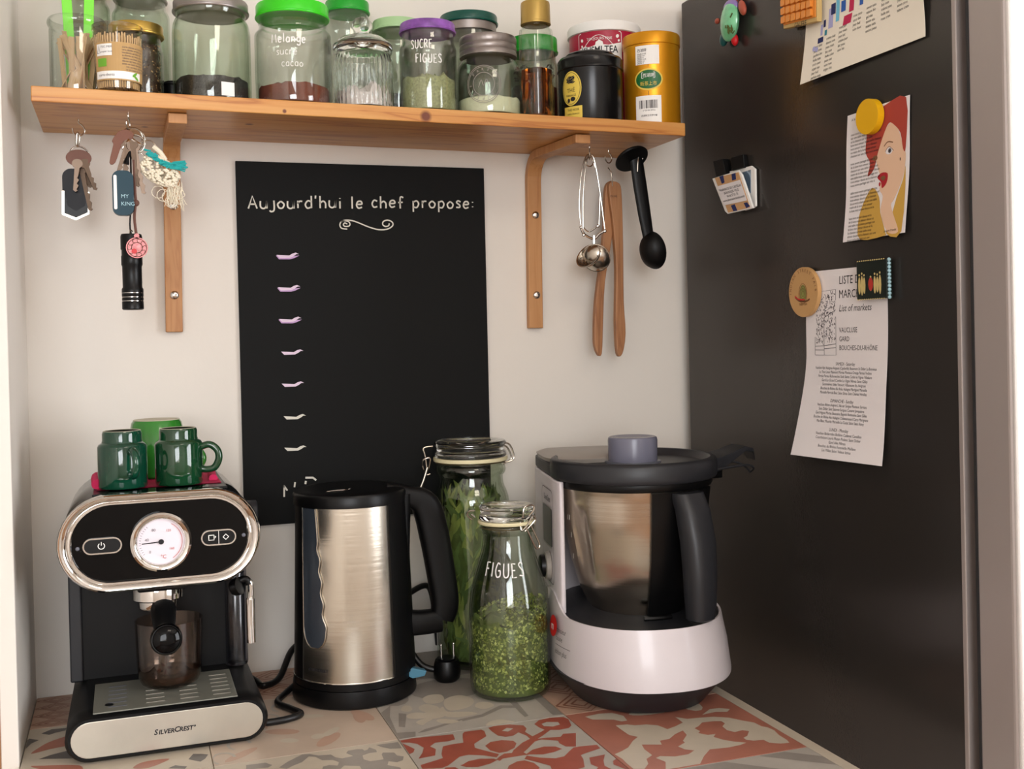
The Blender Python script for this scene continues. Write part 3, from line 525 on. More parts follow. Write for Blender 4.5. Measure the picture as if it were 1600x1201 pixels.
def jar(par, R, h, neck, m='glass', zs=None, t=.002):
    zs = zs if zs is not None else h-.018
    o = [(R*.86, 0)]+arc(R-.006, .006, .006, -pi/2+.2, 0, 5)+[(R, zs-.008)]+[(neck+(R-neck)*(.5+.5*math.cos(k/6*pi)), zs-.008+.012*k/6) for k in range(1, 7)]+[(neck, h)]
    return obj('glass_body', MB().lathe(jar_prof(o, t), 56), m, par)

# back row first
A = item('glass_jar', 'tall empty glass jar standing behind the jar of wooden stirrers', 'jar', -.2400, -.038); jar(A, .026, .155, .022, 'gglass'); lid(A, .0235, .148, .163, 'alu')
B = item('glass_jar', 'wide empty glass jar behind the gold-lidded peppercorn jar', 'jar', -.1780, -.040); jar(B, .0345, .150, .030, 'gglass'); lid(B, .0315, .143, .158, 'alu')
G = item('glass_jar', 'clear jar with a green lid behind the glass sugar jar with knob', 'jar', .0830, -.040); jar(G, .0320, .163, .0275, 'glass', zs=.145); lid(G, .0290, .150, .166, 'green2'); fill(G, 'contents', .029, .004, .05, 'sugar', seed=4)
Pg = item('glass_jar', 'jar with a pale sage green lid, behind the purple-lidded jar', 'jar', .1500, -.044); jar(Pg, .0345, .138, .031, 'gglass'); lid(Pg, .0335, .130, .144, 'palegreen'); fill(Pg, 'contents', .0315, .004, .042, 'chia', seed=5)
Dg = item('glass_jar', 'jar with a dark green lid, behind the screw-top embossed jar', 'jar', .2500, -.046); jar(Dg, .0400, .140, .036, 'gglass'); lid(Dg, .0395, .146, .159, 'dkgreenlid')
obj('lid_band', MB().lathe([(.0365, .134), (.0378, .135), (.0378, .146), (.036, .146)], 48), 'alu', Dg, label='plain metal band under the lid')
Bg = item('glass_jar', 'green-lidded jar with dark contents, between the syrup bottle and tea tins', 'jar', .3420, -.052); jar(Bg, .0345, .118, .031, 'gglass'); lid(Bg, .0335, .112, .134, 'green2')
fill(Bg, 'contents', .0315, .004, .065, 'pepper', seed=8); obj('bean', specks(.0315, .04, .095, 120, .012, 3, .8), 'pepper', Bg, kind='stuff', fix=False)
st = item('small_tin', 'small black tin tucked between the peppercorn jar and the big seed jar', 'tin', -.1420, -.085); obj('body', MB().lathe([(0, 0), (.0125, 0), (.013, .001), (.013, .030), (0, .030)], 24), 'black', st); lid(st, .0130, .0305, .036, 'black')

# red tea tin
Rt = item('tea_tin', 'wine-red tea tin with a white lid, behind the black tin', 'tin', .4475, -.0585); Rt.scale = (.955, .955, 1)
obj('body', MB().lathe([(0, 0), (.051, 0), (.052, .001), (.052, .140), (0, .140)], 64), 'redtin', Rt)
obj('lid', MB().lathe([(.0525, .1400), (.0545, .1410), (.0545, .1510), (.053, .1540), (.049, .1555), (.047, .1545), (0, .1545)], 64), 'white', Rt)
a0 = face(Rt)-.08; fn = cyl(.0521, a0)
fr_ = MB(); stroke(fr_, rrect(-.036, .030, .02, .1385, .003), .0009, fn, closed=True, sub=0)
stroke(fr_, [(-.030+.052*k/14, .114+.020*math.sin(pi*k/14)) for k in range(15)], .0008, fn, sub=0)
text_into(fr_, 'TOUJOURS FINE', fn, .0052, -.003, .1275, 'CENTER', .0004)
for cx, cz, r in ((-.030, .129, .004), (.024, .132, .0045), (.026, .126, .003), (-.030, .121, .003), (.027, .118, .004)):
    flat(fr_, disc(cx, cz, r*.62, 9, r*.5, cx*40), fn, .0003)
flat(fr_, [(-.034, .080), (.030, .080), (.030, .1235), (.018, .121), (.010, .1195), (.003, .1205), (.002, .1245), (-.003, .1275), (-.008, .1245), (-.009, .1205), (-.014, .119), (-.02, .1185), (-.024, .120), (-.034, .1185)], fn, .0003)
obj('printed_label', fr_, 'white', Rt, smo=False, fix=False)
ki = MB(); text_into(ki, 'KUSMI TEA', fn, .0138, -.003, .1090, 'CENTER', .0007, xs=.80, off=.0002); obj('lettering', ki, 'ink', Rt, smo=False, fix=False)

# front row
Sj = item('glass_jar', 'open glass jar full of flat wooden stirrers at the left end of the shelf', 'jar', -.2502, -.128)
o = [(.026, 0)]+arc(.0255, .005, .005, -pi/2, 0, 4)+[(.0305, .012), (.0305, .077), (.0300, .080), (.0318, .083), (.0325, .086), (.0318, .089), (.0305, .091)]
obj('glass_body', MB().lathe(jar_prof(o, .002), 56), 'glass', Sj)
rn = random.Random(11)
for k in range(26):
    a = 2*pi*k/26*5; r0 = rn.uniform(.010, .0235); a2 = a+rn.choice((0, .4, pi-.5, pi, pi+.5))+rn.uniform(-.4, .4); r1 = rn.uniform(.016, .0240); ln = rn.uniform(.066, .073)
    Bp = Vector((r0*math.cos(a), r0*math.sin(a), .0048)); Tp_ = Vector((r1*math.cos(a2), r1*math.sin(a2), ln)); dz = (Tp_-Bp); b = MB().box(-.0036, .0036, -.0006, .0006, 0, dz.length)
    m_ = Matrix.Translation(Sj.location+Bp) @ dz.to_track_quat('Z', 'X').to_matrix().to_4x4() @ Matrix.Rotation(rn.uniform(-.7, .7)+pi/2, 4, 'Z')
    s_ = obj('wooden_stirrer', b, 'stick', smo=False, bev=.0003); s_.matrix_world = m_
    tag(s_, 'flat pale wooden stirrer in the open jar at the left end of the shelf', 'stirrer', 'wooden stirrers in the open jar')
for k, (dx, dy) in enumerate(((-.006, .006), (.009, .008))):
    g = MB(); g.loft([[(dx+.0008*z*100*(k-.5)-.0055, dy-.0012, z), (dx+.0008*z*100*(k-.5)+.0055, dy-.0012, z), (dx+.0008*z*100*(k-.5)+.0055, dy+.0012, z), (dx+.0008*z*100*(k-.5)-.0055, dy+.0012, z)] for z in (.005, .04, .08, .13)])
    g = obj('plastic_spatula', g, 'limegreen', smo=False, bev=.0005); g.location = Sj.location
    tag(g, ['lime green plastic spatula handle in the stirrer jar, the left one', 'lime green plastic spatula handle in the stirrer jar, the right one'][k], 'spatula', 'green spatulas in the stirrer jar')
Tp = item('toothpick_tub', 'small frosted plastic tub of toothpicks with a brown paper label', 'tub', -.2062, -.1705)
obj('tub_body', MB().lathe(jar_prof([(.0225, 0), (.0245, .002), (.0268, .0700), (.0278, .0705), (.0278, .0745), (.0265, .0752)], .0012, .002), 48), 'frosted', Tp)
tk = MB(); rn = random.Random(5)
for k in range(150):
    a = 2*pi*k/150*3; r = .0232 if k < 110 else .0232*math.sqrt(rn.random()); x, y = r*math.cos(a), r*math.sin(a); x2, y2 = x*1.06, y*1.06; h = .062+rn.uniform(-.003, .002)
    tk.tube([(x*.93, y*.93, .003), (x2, y2, h)], .0010, 5)
obj('toothpick', tk, 'stickpale', Tp, kind='stuff')
a0 = face(Tp); fn = cyl(.0263, a0); lb = MB(); n = 16
def band(mb, u0, u1, v0, v1, fn, d=.0003, n=14):
    vs = [fn(u0+(u1-u0)*i/n, v, d) for v in (v0, v1) for i in range(n+1)]; mb.add(vs, [(i, i+1, n+2+i, n+1+i) for i in range(n)])
def cone(R0, R1, h, a0): return lambda u, v, d: ((R0+(R1-R0)*v/h+d)*math.cos(a0+u/R0), (R0+(R1-R0)*v/h+d)*math.sin(a0+u/R0), v)
fn = cone(.0246, .0268, .070, a0); band(lb, -.027, .040, .010, .052, fn, n=24); obj('paper_label', lb, 'kraft', Tp, smo=False, fix=False)
lb = MB(); band(lb, -.024, -.006, .037, .050, fn, .0006); band(lb, -.026, .026, .0115, .020, fn, .0006); obj('label_patch', lb, 'white', Tp, smo=False, fix=False, kind='stuff')
lb = MB(); band(lb, -.023, -.012, .025, .034, fn, .0007); flat(lb, disc(.018, .0175, .004, 8, .0015, .7), fn, .0009); flat(lb, disc(.020, .014, .004, 8, .0015, -.6), fn, .0009); obj('label_logo', lb, 'labelgr', Tp, smo=False, fix=False, kind='stuff')
lb = MB()
for k in range(9): text_into(lb, 'cure-dents en bois de bouleau'[k:k+20], fn, .0030, .004+(k > 6)*.004, .046-k*.0031, 'LEFT', .0008)
text_into(lb, 'cure-dents', fn, .0042, -.022, .0145, 'LEFT', .0009); text_into(lb, 'FSC MIX', fn, .0034, -.018, .0455, 'LEFT', .0009); text_into(lb, 'papier bois', fn, .0028, -.018, .0405, 'LEFT', .0009)
stroke(lb, [(-.023, .040), (-.0205, .048), (-.019, .040)], .0006, fn, .0009, closed=True, sub=0)
obj('label_print', lb, 'greyink', Tp, smo=False, fix=False)
Sp = item('spice_jar', 'spice jar of mixed peppercorns with a gold screw lid', 'jar', -.1852, -.1055); jar(Sp, .0305, .087, .028, 'glass', t=.0016); lid(Sp, .0312, .0815, .0955, 'gold')
fill(Sp, 'contents', .0262, .004, .070, 'pepper', seed=2); q1 = specks(.0282, .005, .073, 850, .0042, 1, .97, .45); obj('peppercorn', q1, 'pepper', Sp, kind='stuff', fix=False); obj('pale_peppercorn', specks(.0283, .005, .073, 420, .0038, 9, .97, .45), 'pepper2', Sp, kind='stuff', fix=False)
# big seed jar
Bj = item('glass_jar', 'big faceted glass jar with a low layer of dark seeds', 'jar', -.0992, -.1200)
fac = lambda r, z, a: r*(1-.012*abs(math.cos(a*7))) if .02 < z < .092 else r
o = [(.040, 0)]+arc(.041, .005, .005, -pi/2, 0, 4)+[(.0462, .012), (.0462, .020), (.0462, .088), (.0445, .098), (.0425, .103), (.040, .107), (.0415, .111), (.0415, .120)]
obj('glass_body', MB().lathe(jar_prof(o, .0022), 84, fn=fac), 'gglass2', Bj); lid(Bj, .0440, .112, .126, 'alu', label='grey-green metal lid'); fill(Bj, 'seeds', .0420, .0045, .031, 'chia', .006, 3)
a0 = face(Bj); lb = MB(); fn = cyl(.0464, a0); band(lb, .010, .026, .006, .022, fn, .0004, 8); obj('white_sticker', lb, 'white', Bj, smo=False, fix=False)
# melange jar
Mj = item('glass_jar', 'big jar with a bright green lid, handwritten note and reddish powder', 'jar', -.0030, -.1300)
rib = lambda r, z, a: r*(1+.012*(math.cos(a*40) > .3)) if (.012 < z < .026) else r
o = [(.040, 0)]+arc(.0412, .005, .005, -pi/2, 0, 4)+[(.0462, .011), (.0462, .0265), (.0465, .032), (.0465, .088)]+arc(.0395, .088, .007, .2, pi/2-.2, 5)+[(.0410, .098), (.0400, .101), (.0415, .104), (.0400, .107), (.0400, .118)]
obj('glass_body', MB().lathe(jar_prof(o, .0022), 120, fn=rib), 'glass', Mj); lid(Mj, .0440, .110, .127, 'greenlid'); fill(Mj, 'powder', .0425, .0045, .0255, 'cocoa', .005, 6)
hw = MB(); fn = cyl(.0466, face(Mj)); hand(hw, 'Melange', fn, -.026, .072, .0105, .0013, xs=.85); hand(hw, 'sucre', fn, -.020, .057, .009, .0007, xs=.9); hand(hw, 'cacao', fn, -.014, .043, .009, .0007, xs=.9); obj('handwriting', hw, 'white', Mj, smo=False, fix=False)
# ribbed sugar jar
Rj = item('sugar_jar', 'ribbed clear glass jar with a ball-knob glass lid and white sugar', 'jar', .0815, -.1400)
rb = lambda r, z, a: r*(1+.022*math.cos(a*34)) if .006 < z < .062 else r
o = [(.033, 0)]+arc(.0325, .004, .004, -pi/2, 0, 3)+[(.0362, .008), (.0366, .015), (.0366, .060), (.0350, .067), (.0345, .070), (.0362, .073), (.0365, .076)]
obj('glass_body', MB().lathe(jar_prof(o, .0024), 204, fn=rb), 'thick', Rj)
obj('glass_lid', MB().lathe([(0, .0765), (.034, .0765), (.0372, .078), (.0372, .082), (.035, .085), (.028, .091), (.018, .0945), (.009, .0965), (.0065, .0985), (.0085, .101), (.0122, .106), (.0125, .111), (.0095, .116), (.004, .1183), (0, .1186)], 56), 'thick', Rj)
fill(Rj, 'sugar', .0335, .0045, .020, 'sugar', .022, 12)
# spice jar with purple lid
Ej = item('glass_jar', 'jar with a purple flowered lid and pale green sugar mix, chalk writing on it', 'jar', .1655, -.1400); jar(Ej, .0360, .107, .0330, 'glass', t=.0018); lid(Ej, .0350, .1035, .1160, 'purple'); fill(Ej, 'herb_sugar', .0335, .0045, .044, 'paleherb', .012, 7)
hw = MB(); fn = cyl(.0361, face(Ej)); hand(hw, 'SUCRE', fn, -.022, .0775, .0105, .0013, xs=.75); hand(hw, 'FIGUES', fn, -.016, .0600, .0105, .0013, xs=.85); obj('handwriting', hw, 'white', Ej, smo=False, fix=False)
# embossed jar
Kj = item('preserving_jar', 'squat embossed glass jar with a grey screw lid and cream flour', 'jar', .2475, -.1350); Kj.scale = (.95, .95, 1)
o = [(.040, 0)]+arc(.0395, .006, .006, -pi/2, 0, 4)+[(.0455, .012), (.0455, .055), (.0440, .064), (.0405, .071), (.0360, .0765), (.0350, .080), (.0365, .083), (.0350, .086), (.0350, .098)]
obj('glass_body', MB().lathe(jar_prof(o, .0022), 64), 'gglass', Kj)
obj('screw_lid', MB().lathe([(.037, .0795), (.0392, .080), (.0392, .085), (.0382, .087), (.0392, .089), (.0392, .093), (.0382, .095), (.0392, .097), (.0392, .103), (.0380, .1055), (.034, .1063), (0, .1063)], 96, fn=lambda r, z, a: r*(1+.006*math.cos(a*60)) if z > .0955 and r > .037 else r), 'alu', Kj); fill(Kj, 'flour', .0425, .0045, .024, 'flour', .004, 9)
em = MB(); fn = cyl(.0456, face(Kj)-.15)
for rr in (.0235, .0215, .0145): stroke(em, disc(0, .038, rr, 28), .0007, fn, .0003, closed=True, sub=0)
for k, ch in enumerate('LE PARFAIT SUPER'):
    a = pi*1.15-k*.40; text_into(em, ch, lambda u, v, d, a=a: fn(.0165*math.cos(a)+u*math.sin(a)+v*math.cos(a), .038+.0165*math.sin(a)-u*math.cos(a)+v*math.sin(a), d), .0052, 0, 0, 'CENTER', .0003)
stroke(em, [(-.007, .034), (-.003, .043), (0, .036), (.004, .044), (.007, .034)], .0008, fn, .0003)
obj('embossed_emblem', em, 'capgrey', Kj, smo=False, fix=False)
# syrup bottle
Hb = item('syrup_bottle', 'slim square glass bottle of amber syrup with a gold cap', 'bottle', .3050, -.1600)
def sq(r, n=4.5): return lambda rr, z, a: rr*(1/((abs(math.cos(a-.5))**n+abs(math.sin(a-.5))**n)**(1/n))) if z < .118 else rr
o = [(.014, 0), (.0175, .001), (.0182, .004), (.0182, .108), (.0175, .1145), (.0160, .119), (.0160, .121)]
obj('glass_body', MB().lathe(jar_prof(o, .0016), 64, fn=sq(0)), 'glass', Hb); obj('syrup', MB().lathe([(0, .0042), (.0150, .0042), (.0162, .006), (.0162, .063), (0, .063)], 64, fn=sq(0)), 'honey', Hb)
obj('cap', MB().lathe([(.016, .121), (.0196, .1212), (.0196, .1235), (.0192, .124), (.0190, .147), (.0185, .1495), (.016, .151), (0, .151)], 48), 'goldcap', Hb)
# black tin
Kt = item('tea_tin', 'glossy black tea tin with a round yellow label', 'tin', .3865, -.1460); Kt.scale = (.93, .93, 1)
obj('body', MB().lathe([(0, 0), (.0455, 0), (.046, .001), (.046, .068), (.0, .068)], 64), 'blacktin', Kt)
obj('lid', MB().lathe([(.0462, .0675), (.0474, .0685), (.0474, .0705), (.0468, .0715), (.0468, .0815), (.0440, .0850), (.0385, .0862), (.0355, .087), (.0350, .0900), (.033, .0918), (.028, .0922), (0, .0922)], 64), 'blacktin', Kt)
fn = cyl(.0461, face(Kt)); lb = MB(); flat(lb, disc(-.029, .041, .0165, 28, .0225), fn, .0003); band(lb, -.042, -.012, .002, .0175, fn, .0003); obj('yellow_label', lb, 'yellow', Kt, smo=False, fix=False, kind='stuff')
lb = MB(); stroke(lb, disc(-.029, .041, .0145, 28, .0205), .0006, fn, .0006, closed=True, sub=0)
rn = random.Random(4)
for k in range(16): stroke(lb, [(-.037+rn.uniform(0, .015), .047+rn.uniform(0, .010)) for _ in range(3)], .0009, fn, .0006, sub=3)
text_into(lb, 'THÉ', fn, .0075, -.029, .036, 'CENTER', .0006); text_into(lb, 'MARIAGE', fn, .0040, -.029, .0305, 'CENTER', .0006)
flat(lb, disc(-.026, .027, .004, 10, .003), fn, .0006); flat(lb, disc(-.033, .0255, .0025, 8, .003), fn, .0006); text_into(lb, 'THÉ NOIR', fn, .0042, -.026, .0115, 'CENTER', .0006); text_into(lb, 'PARIS FRANCE', fn, .0030, -.026, .0065, 'CENTER', .0006)
obj('label_print', lb, 'ink', Kt, smo=False, fix=False)
# gold tin
Gt = item('tea_tin', 'tall golden tea tin with a green oval label at the right end of the shelf', 'tin', .4770, -.1470); Gt.scale = (.89, .89, 1)
obj('body', MB().lathe([(0, 0), (.0418, 0), (.0424, .001), (.0424, .107), (0, .107)], 64), 'goldtin', Gt)
obj('lid', MB().lathe([(.0424, .1055), (.0436, .1062), (.0436, .1190), (.0424, .1215), (.039, .1222), (0, .1222)], 64), 'goldtin', Gt)
fn = cyl(.0425, face(Gt)); dx = -.005
lb = MB(); band(lb, -.0205+dx, .0185+dx, .0005, .036, fn, .0003); obj('barcode_label', lb, 'white', Gt, smo=False, fix=False)
lb = MB(); x = -.015; rn = random.Random(2)
while x < .013:
    wd = rn.choice((.0004, .0008, .0013)); band(lb, x+dx, x+wd+dx, .019, .030, fn, .0006, 1); x += wd+rn.choice((.0004, .0007, .0011))
text_into(lb, '6 920180 20916', fn, .0028, dx, .0155, 'CENTER', .0006); text_into(lb, '西湖牌龙井茶叶罐', fn, .0030, dx, .0085, 'CENTER', .0006)
stroke(lb, [(dx, .074), (dx, .078)], .0006, fn, .0003, sub=0); stroke(lb, [(dx, .036), (dx, .042)], .0006, fn, .0003, sub=0)
text_into(lb, '西湖牌', fn, .0048, -.0165+dx, .0945, 'LEFT', .0007)
for k in range(6): text_into(lb, '净含量 250克'[:8-k % 3], fn, .0024, -.0165+dx, .0905-k*.0024, 'LEFT', .0007)
obj('label_print', lb, 'midink', Gt, smo=False, fix=False)
lb = MB(); band(lb, -.0195+dx, .0165+dx, .0775, .1025, fn, .0004); obj('info_label', lb, 'white', Gt, smo=False, fix=False, label='silver-white information sticker')
lb = MB(); flat(lb, disc(dx, .0575, .0215, 32, .0145), fn, .0004); obj('label_rim', lb, 'yellow', Gt, smo=False, fix=False)
lb = MB(); flat(lb, disc(dx, .0575, .0192, 32, .0124), fn, .0008); obj('oval_label', lb, 'labelgreen', Gt, smo=False, fix=False)
lb = MB(); stroke(lb, rrect(-.010+dx, .0095+dx, .0590, .0665, .0003, 1), .0006, fn, .0012, closed=True, sub=0); text_into(lb, '西湖牌', fn, .0058, dx, .0605, 'CENTER', .0012); obj('label_logo', lb, 'white', Gt, smo=False, fix=False)
lb = MB(); text_into(lb, '新茶上市', fn, .0062, dx, .0495, 'CENTER', .0012); obj('label_lettering', lb, 'yellow', Gt, smo=False, fix=False)

# ================================================================== the chalkboard
cb = thing('chalkboard', 'black menu board on the wall with a handwritten French heading', 'board', (-.0636, -.001, .6778))
obj('panel', MB().box(0, .344, -.005, 0, -.4833, 0), 'slate', cb, smo=False, bev=.0008)
def B2(px, py): p = at(px, py, -.0065); return (p.x-cb.location.x, p.z-cb.location.z)
fn = xz(-.0055); hw = MB(); p0, p1 = B2(388, 325), B2(744, 325)
tw = sum(HW[c][0]+.12 for c in "Aujourd'hui le chef propose:")
xsc = (p1[0]-p0[0])/(tw*.0165); hand(hw, "Aujourd'hui le chef propose:", lambda u, v, d: fn(u, v-.0+(u-p0[0])*(p1[1]-p0[1])/(p1[0]-p0[0]), d), p0[0], p0[1], .0165, .0021, xs=xsc)
obj('heading', hw, 'chalk', cb, smo=False, fix=False); hw = MB()
stroke(hw, [B2(*q) for q in ((549,353),(545,349),(538,349),(537,356),(546,357),(550,350),(545,345),(533,346),(531,354),(540,359),(548,358))][:0] or [B2(350+a/3.636, 230+b/3.636) for a, b in ((700,436),(685,430),(678,442),(690,450),(712,446),(714,430),(700,420),(670,420),(658,440),(668,460),(700,465))], .0016, fn)
stroke(hw, [B2(350+a/3.636, 230+b/3.636) for a, b in ((664,425),(690,414),(740,420),(820,452),(880,468),(930,464),(958,445),(955,425),(930,414),(905,422),(902,440),(918,450),(935,445),(938,432))], .0017, fn)
obj('flourish', hw, 'chalk', cb, smo=False, fix=False); hw = MB()
for seg in (((444,776),(444,762),(443,758),(449,766)), ((461,753),(460,761))): stroke(hw, [B2(*q) for q in seg], .0022, fn, sub=0)
obj('footer_letter', hw, 'chalk', cb, smo=False, fix=False); hw = MB()
for seg in (((477,746),(489,746),(494,750)), ((478,751),(477,756))): stroke(hw, [B2(*q) for q in seg], .0026, fn, sub=0)
obj('footer_letter', hw, 'chalk', cb, smo=False, fix=False)
ds = [(432,400),(434,450.5),(436,500),(439,551),(440,601),(443,652),(444,701)]
for k, (px, py) in enumerate(ds):
    poly = [(0, -2), (8, -1.6), (20, -1), (25, -4), (30, -5.5), (35, -3), (31, -3), (27, 0), (22, 2.6), (5, 3.2)]
    mb = MB(); flat(mb, [B2(px+a, py+b) for a, b in poly], fn, .0004); obj('dash', mb, 'lilac2' if k in (0, 1, 2, 3, 4) else 'chalk', cb, smo=False, fix=False)
    if k < 3: mb = MB(); flat(mb, [B2(px+a-1, py+b) for a, b in ((0, -1), (20, 2.4), (28, 0), (37, -1), (29, 3), (22, 5), (5, 5))], fn, .0003); obj('dash_underlay', mb, 'lilac', cb, smo=False, fix=False)  # lilac marker stroke beneath the first dashes

# ================================================================== things on the hooks
def ring(mb, c, r, w, n, tilt=0, rot=0):
    """a wire ring in a vertical plane turned by rot about z"""
    mb.tube([(c[0]+r*math.cos(a)*math.cos(rot), c[1]+r*math.cos(a)*math.sin(rot), c[2]+r*math.sin(a)) for a in [2*pi*k/24 for k in range(24)]], w, n, closed=True)
def key_shape(bow, L, bw=.0028, hole=.0024):
    """outline of a flat key hanging down from its bow, hole at the origin"""
    p = [(bow*math.cos(a), -bow*.45+bow*.9*math.sin(a)) for a in [math.radians(-60+k*20) for k in range(16)]]
    y = -bow*1.2; out = p+[(-bw, y)]
    ys = [y-(L+y)*k/12 for k in range(13)]
    right = [(-bw, -L+.002), (0, -L), (bw*.8, -L+.002)]+[(bw*(.25+.75*((k*7) % 3)/2), -L+.003+k*(L*.5)/8) for k in range(8)]+[(bw, y)]
    return p+[(-bw, y)]+right[0:]
def put_key(par, m, c, ang, bow, L, yaw=0, name='key', t=.0011, label=None):
    ca, sa, cy_, sy_ = math.cos(ang), math.sin(ang), math.cos(yaw), math.sin(yaw)
    def fn(u, v, d):
        x, z = u*ca-v*sa, u*sa+v*ca
        return (c[0]+x*cy_-d*sy_, c[1]+x*sy_+d*cy_-0, c[2]+z)
    return obj(name, MB().prism(key_shape(bow, L), fn, -t, t), m, par, smo=False, fix=True, label=label)
# --- left bunch
h1 = hook(-.2520, -.100); K1 = thing('key_bunch', 'bunch of keys with a six-sided silver and black fob on the leftmost hook', 'keys', (-.2522, -.100, at(123, 212, -.1).z+.001))
def rel(o, px, py, dy=0): p = at(px, py, o.location.y+dy); return Vector((p.x-o.location.x, dy, p.z-o.location.z))
rg = MB(); rg.tube([rel(K1, 120, 208), rel(K1, 124, 212), rel(K1, 122, 228), rel(K1, 119, 226)], .0012, 8, closed=True, sub=4)
obj('snap_clip', rg, 'nickel', K1)
rg = MB(); ring(rg, rel(K1, 124, 244, .001), .0115, .0010, 8, rot=.35); obj('key_ring', rg, 'nickel', K1)
c = rel(K1, 123, 247, -.004); obj('round_key_head', MB().prism(disc(0, 0, .0142, 28, .0098), lambda u, v, d: (c.x+u, c.y-d, c.z+v), 0, .0022), 'brownkey', K1, label='brown oval leather key cover', smo=False, bev=.0005)
put_key(K1, 'brass', rel(K1, 121, 252, -.008), -.08, .006, .036); put_key(K1, 'brass', rel(K1, 131, 252, -.006), .38, .006, .036, .2); put_key(K1, 'brass', rel(K1, 127, 262, -.002), .20, .006, .052, -.3); put_key(K1, 'brass', rel(K1, 129, 255, .002), .30, .006, .030, .2)
c = rel(K1, 115, 300, .004); obj('car_key_fob', MB().prism(rrect(-.012, .014, -.027, .027, .010), lambda u, v, d: (c.x+u, c.y+d, c.z+v), -.005, .005), 'dkfob', K1, smo=False, bev=.0015)
hexo = [rel(K1, *q, .0) for q in ((97, 298), (97, 336), (119, 345), (140, 335), (140, 300), (137, 300), (137, 332), (119, 340), (101, 333), (101, 298))]
obj('fob_frame', MB().prism([(p.x, p.z) for p in hexo], lambda u, v, d: (u, d, v), -.003, .001), 'nickel', K1, smo=False, bev=.0003)
hexi = [rel(K1, *q, .0) for q in ((101, 298), (101, 333), (119, 340), (137, 332), (137, 300), (133, 322), (119, 330), (106, 322))]
obj('fob_inlay', MB().prism([(p.x, p.z) for p in hexi], lambda u, v, d: (u, d, v), -.002, .001), 'black', K1, smo=False)
# --- second bunch
hook(-.1970, -.150, turn=1.3); K2 = thing('key_bunch', 'crowded bunch of keys with a blue fob on the second hook from the left', 'keys', (-.1965, -.150, at(200, 201, -.15).z))
rg = MB(); ring(rg, rel(K2, 208, 217), .0128, .0010, 8, rot=.1); ring(rg, rel(K2, 207, 215, .002), .0118, .0009, 8, rot=.35); ring(rg, rel(K2, 212, 225, -.002), .0105, .0009, 8, rot=-.3); obj('key_ring', rg, 'nickel', K2)
rg = MB(); rg.tube([rel(K2, 191, 232, -.004), rel(K2, 196, 224, -.004), rel(K2, 203, 219, -.004)], .0026, 8, sub=4); rg.tube([rel(K2, 206, 217, -.006), rel(K2, 220, 227, -.006)], .0018, 8); obj('clasp', rg, 'chrome', K2)
bp = [rel(K2, *q, -.003) for q in ((189, 204), (200, 203), (209, 210), (203, 221), (190, 228), (180, 254), (171, 254), (177, 226), (175, 220), (182, 209))]
obj('leather_key_cover', MB().prism(sm2([(p.x, p.z) for p in bp], 3), lambda u, v, d: (u, -.003+d, v), -.0016, .0016), 'brownkey', K2, smo=False, bev=.0004)
for (px, py, a, L, yw) in ((201, 222, -.12, .048, .2), (207, 222, .10, .052, -.3), (204, 224, .25, .050, .5), (209, 226, .18, .058, -.1), (199, 226, -.3, .034, .1)): put_key(K2, 'brass', rel(K2, px, py, -.005+.002*yw), a, .0062, L, yw)
c = rel(K2, 193, 302, -.009); obj('blue_fob', MB().prism(rrect(-.0120, .0110, -.0255, .0255, .0085), lambda u, v, d: (c.x+u, c.y+d, c.z+v), -.0055, .0055), 'bluefob', K2, smo=False, bev=.002, label='glossy dark blue rounded key fob')
obj('fob_side', MB().prism(rrect(-.0105, -.0070, -.019, .020, .0015), lambda u, v, d: (c.x+u, c.y+d, c.z+v), -.0063, -.0055), 'white', K2, smo=False)
mb = MB(); fnk = lambda u, v, d: (c.x+u, c.y-.0056-d, c.z+v); text_into(mb, 'MY', fnk, .0062, -.003, -.006, 'LEFT', .0003); text_into(mb, 'KING', fnk, .0062, -.003, -.0145, 'LEFT', .0003); obj('fob_lettering', mb, 'paleblue', K2, smo=False, fix=False)
mb = MB(); mb.tube([rel(K2, 197, 256, -.008), rel(K2, 199, 247, -.007), rel(K2, 203, 236, -.004)], [.0036, .002, .0016], 8); obj('fob_neck', mb, 'blackm', K2)
# crocheted fish
Ff = thing('crochet_fish_keyring', 'cream crocheted fish keyring with a turquoise stripe, hanging from the second key bunch', 'keyring', tuple(at(222, 225, -.150)))
rg = MB(); ring(rg, rel(Ff, 231, 232, .001), .0095, .0007, 8, rot=.1); obj('key_ring', rg, 'nickel', Ff)
rn = random.Random(8); mb = MB(); ax0, ax1 = rel(Ff, 223, 250, -.002), rel(Ff, 276, 284, -.002)
for k in range(430):
    t = rn.random(); a = rn.uniform(0, 2*pi); wd = .0125*math.sin(pi*(.16+.74*t))**.7; p = ax0.lerp(ax1, t); n = Vector((.52, 0, .85)); r = wd
    p = p+n*(r*math.cos(a)*1.15)+Vector((0, r*math.sin(a)*.5, 0)); mb.ball(p, (.0021, .0017, .0017), 6, 4)
obj('wool_body', mb, 'cream', Ff, kind='stuff')
mb = MB()
for k in range(60):
    t = k/59; p = rel(Ff, 226+58*t, 236+28*t-10*math.sin(pi*t)*(-.6)-(6 if t > .75 else 0)*(t-.75)*4, -.009); p += Vector((rn.uniform(-.001, .001), rn.uniform(-.001, .001), rn.uniform(-.0025, .0025)))
    mb.tube([p, p+Vector((.006+.002*rn.random(), rn.uniform(-.002, .002), rn.uniform(-.002, .002)))], .0011, 5)
for k in range(24): p = rel(Ff, 268+rn.uniform(0, 4), 256+rn.uniform(-3, 7), -.006); mb.tube([p, p+Vector((.013, rn.uniform(-.003, .003), rn.uniform(-.004, .005)))], .0008, 5)
obj('turquoise_stripe', mb, 'teal', Ff, kind='stuff')
mb = MB()
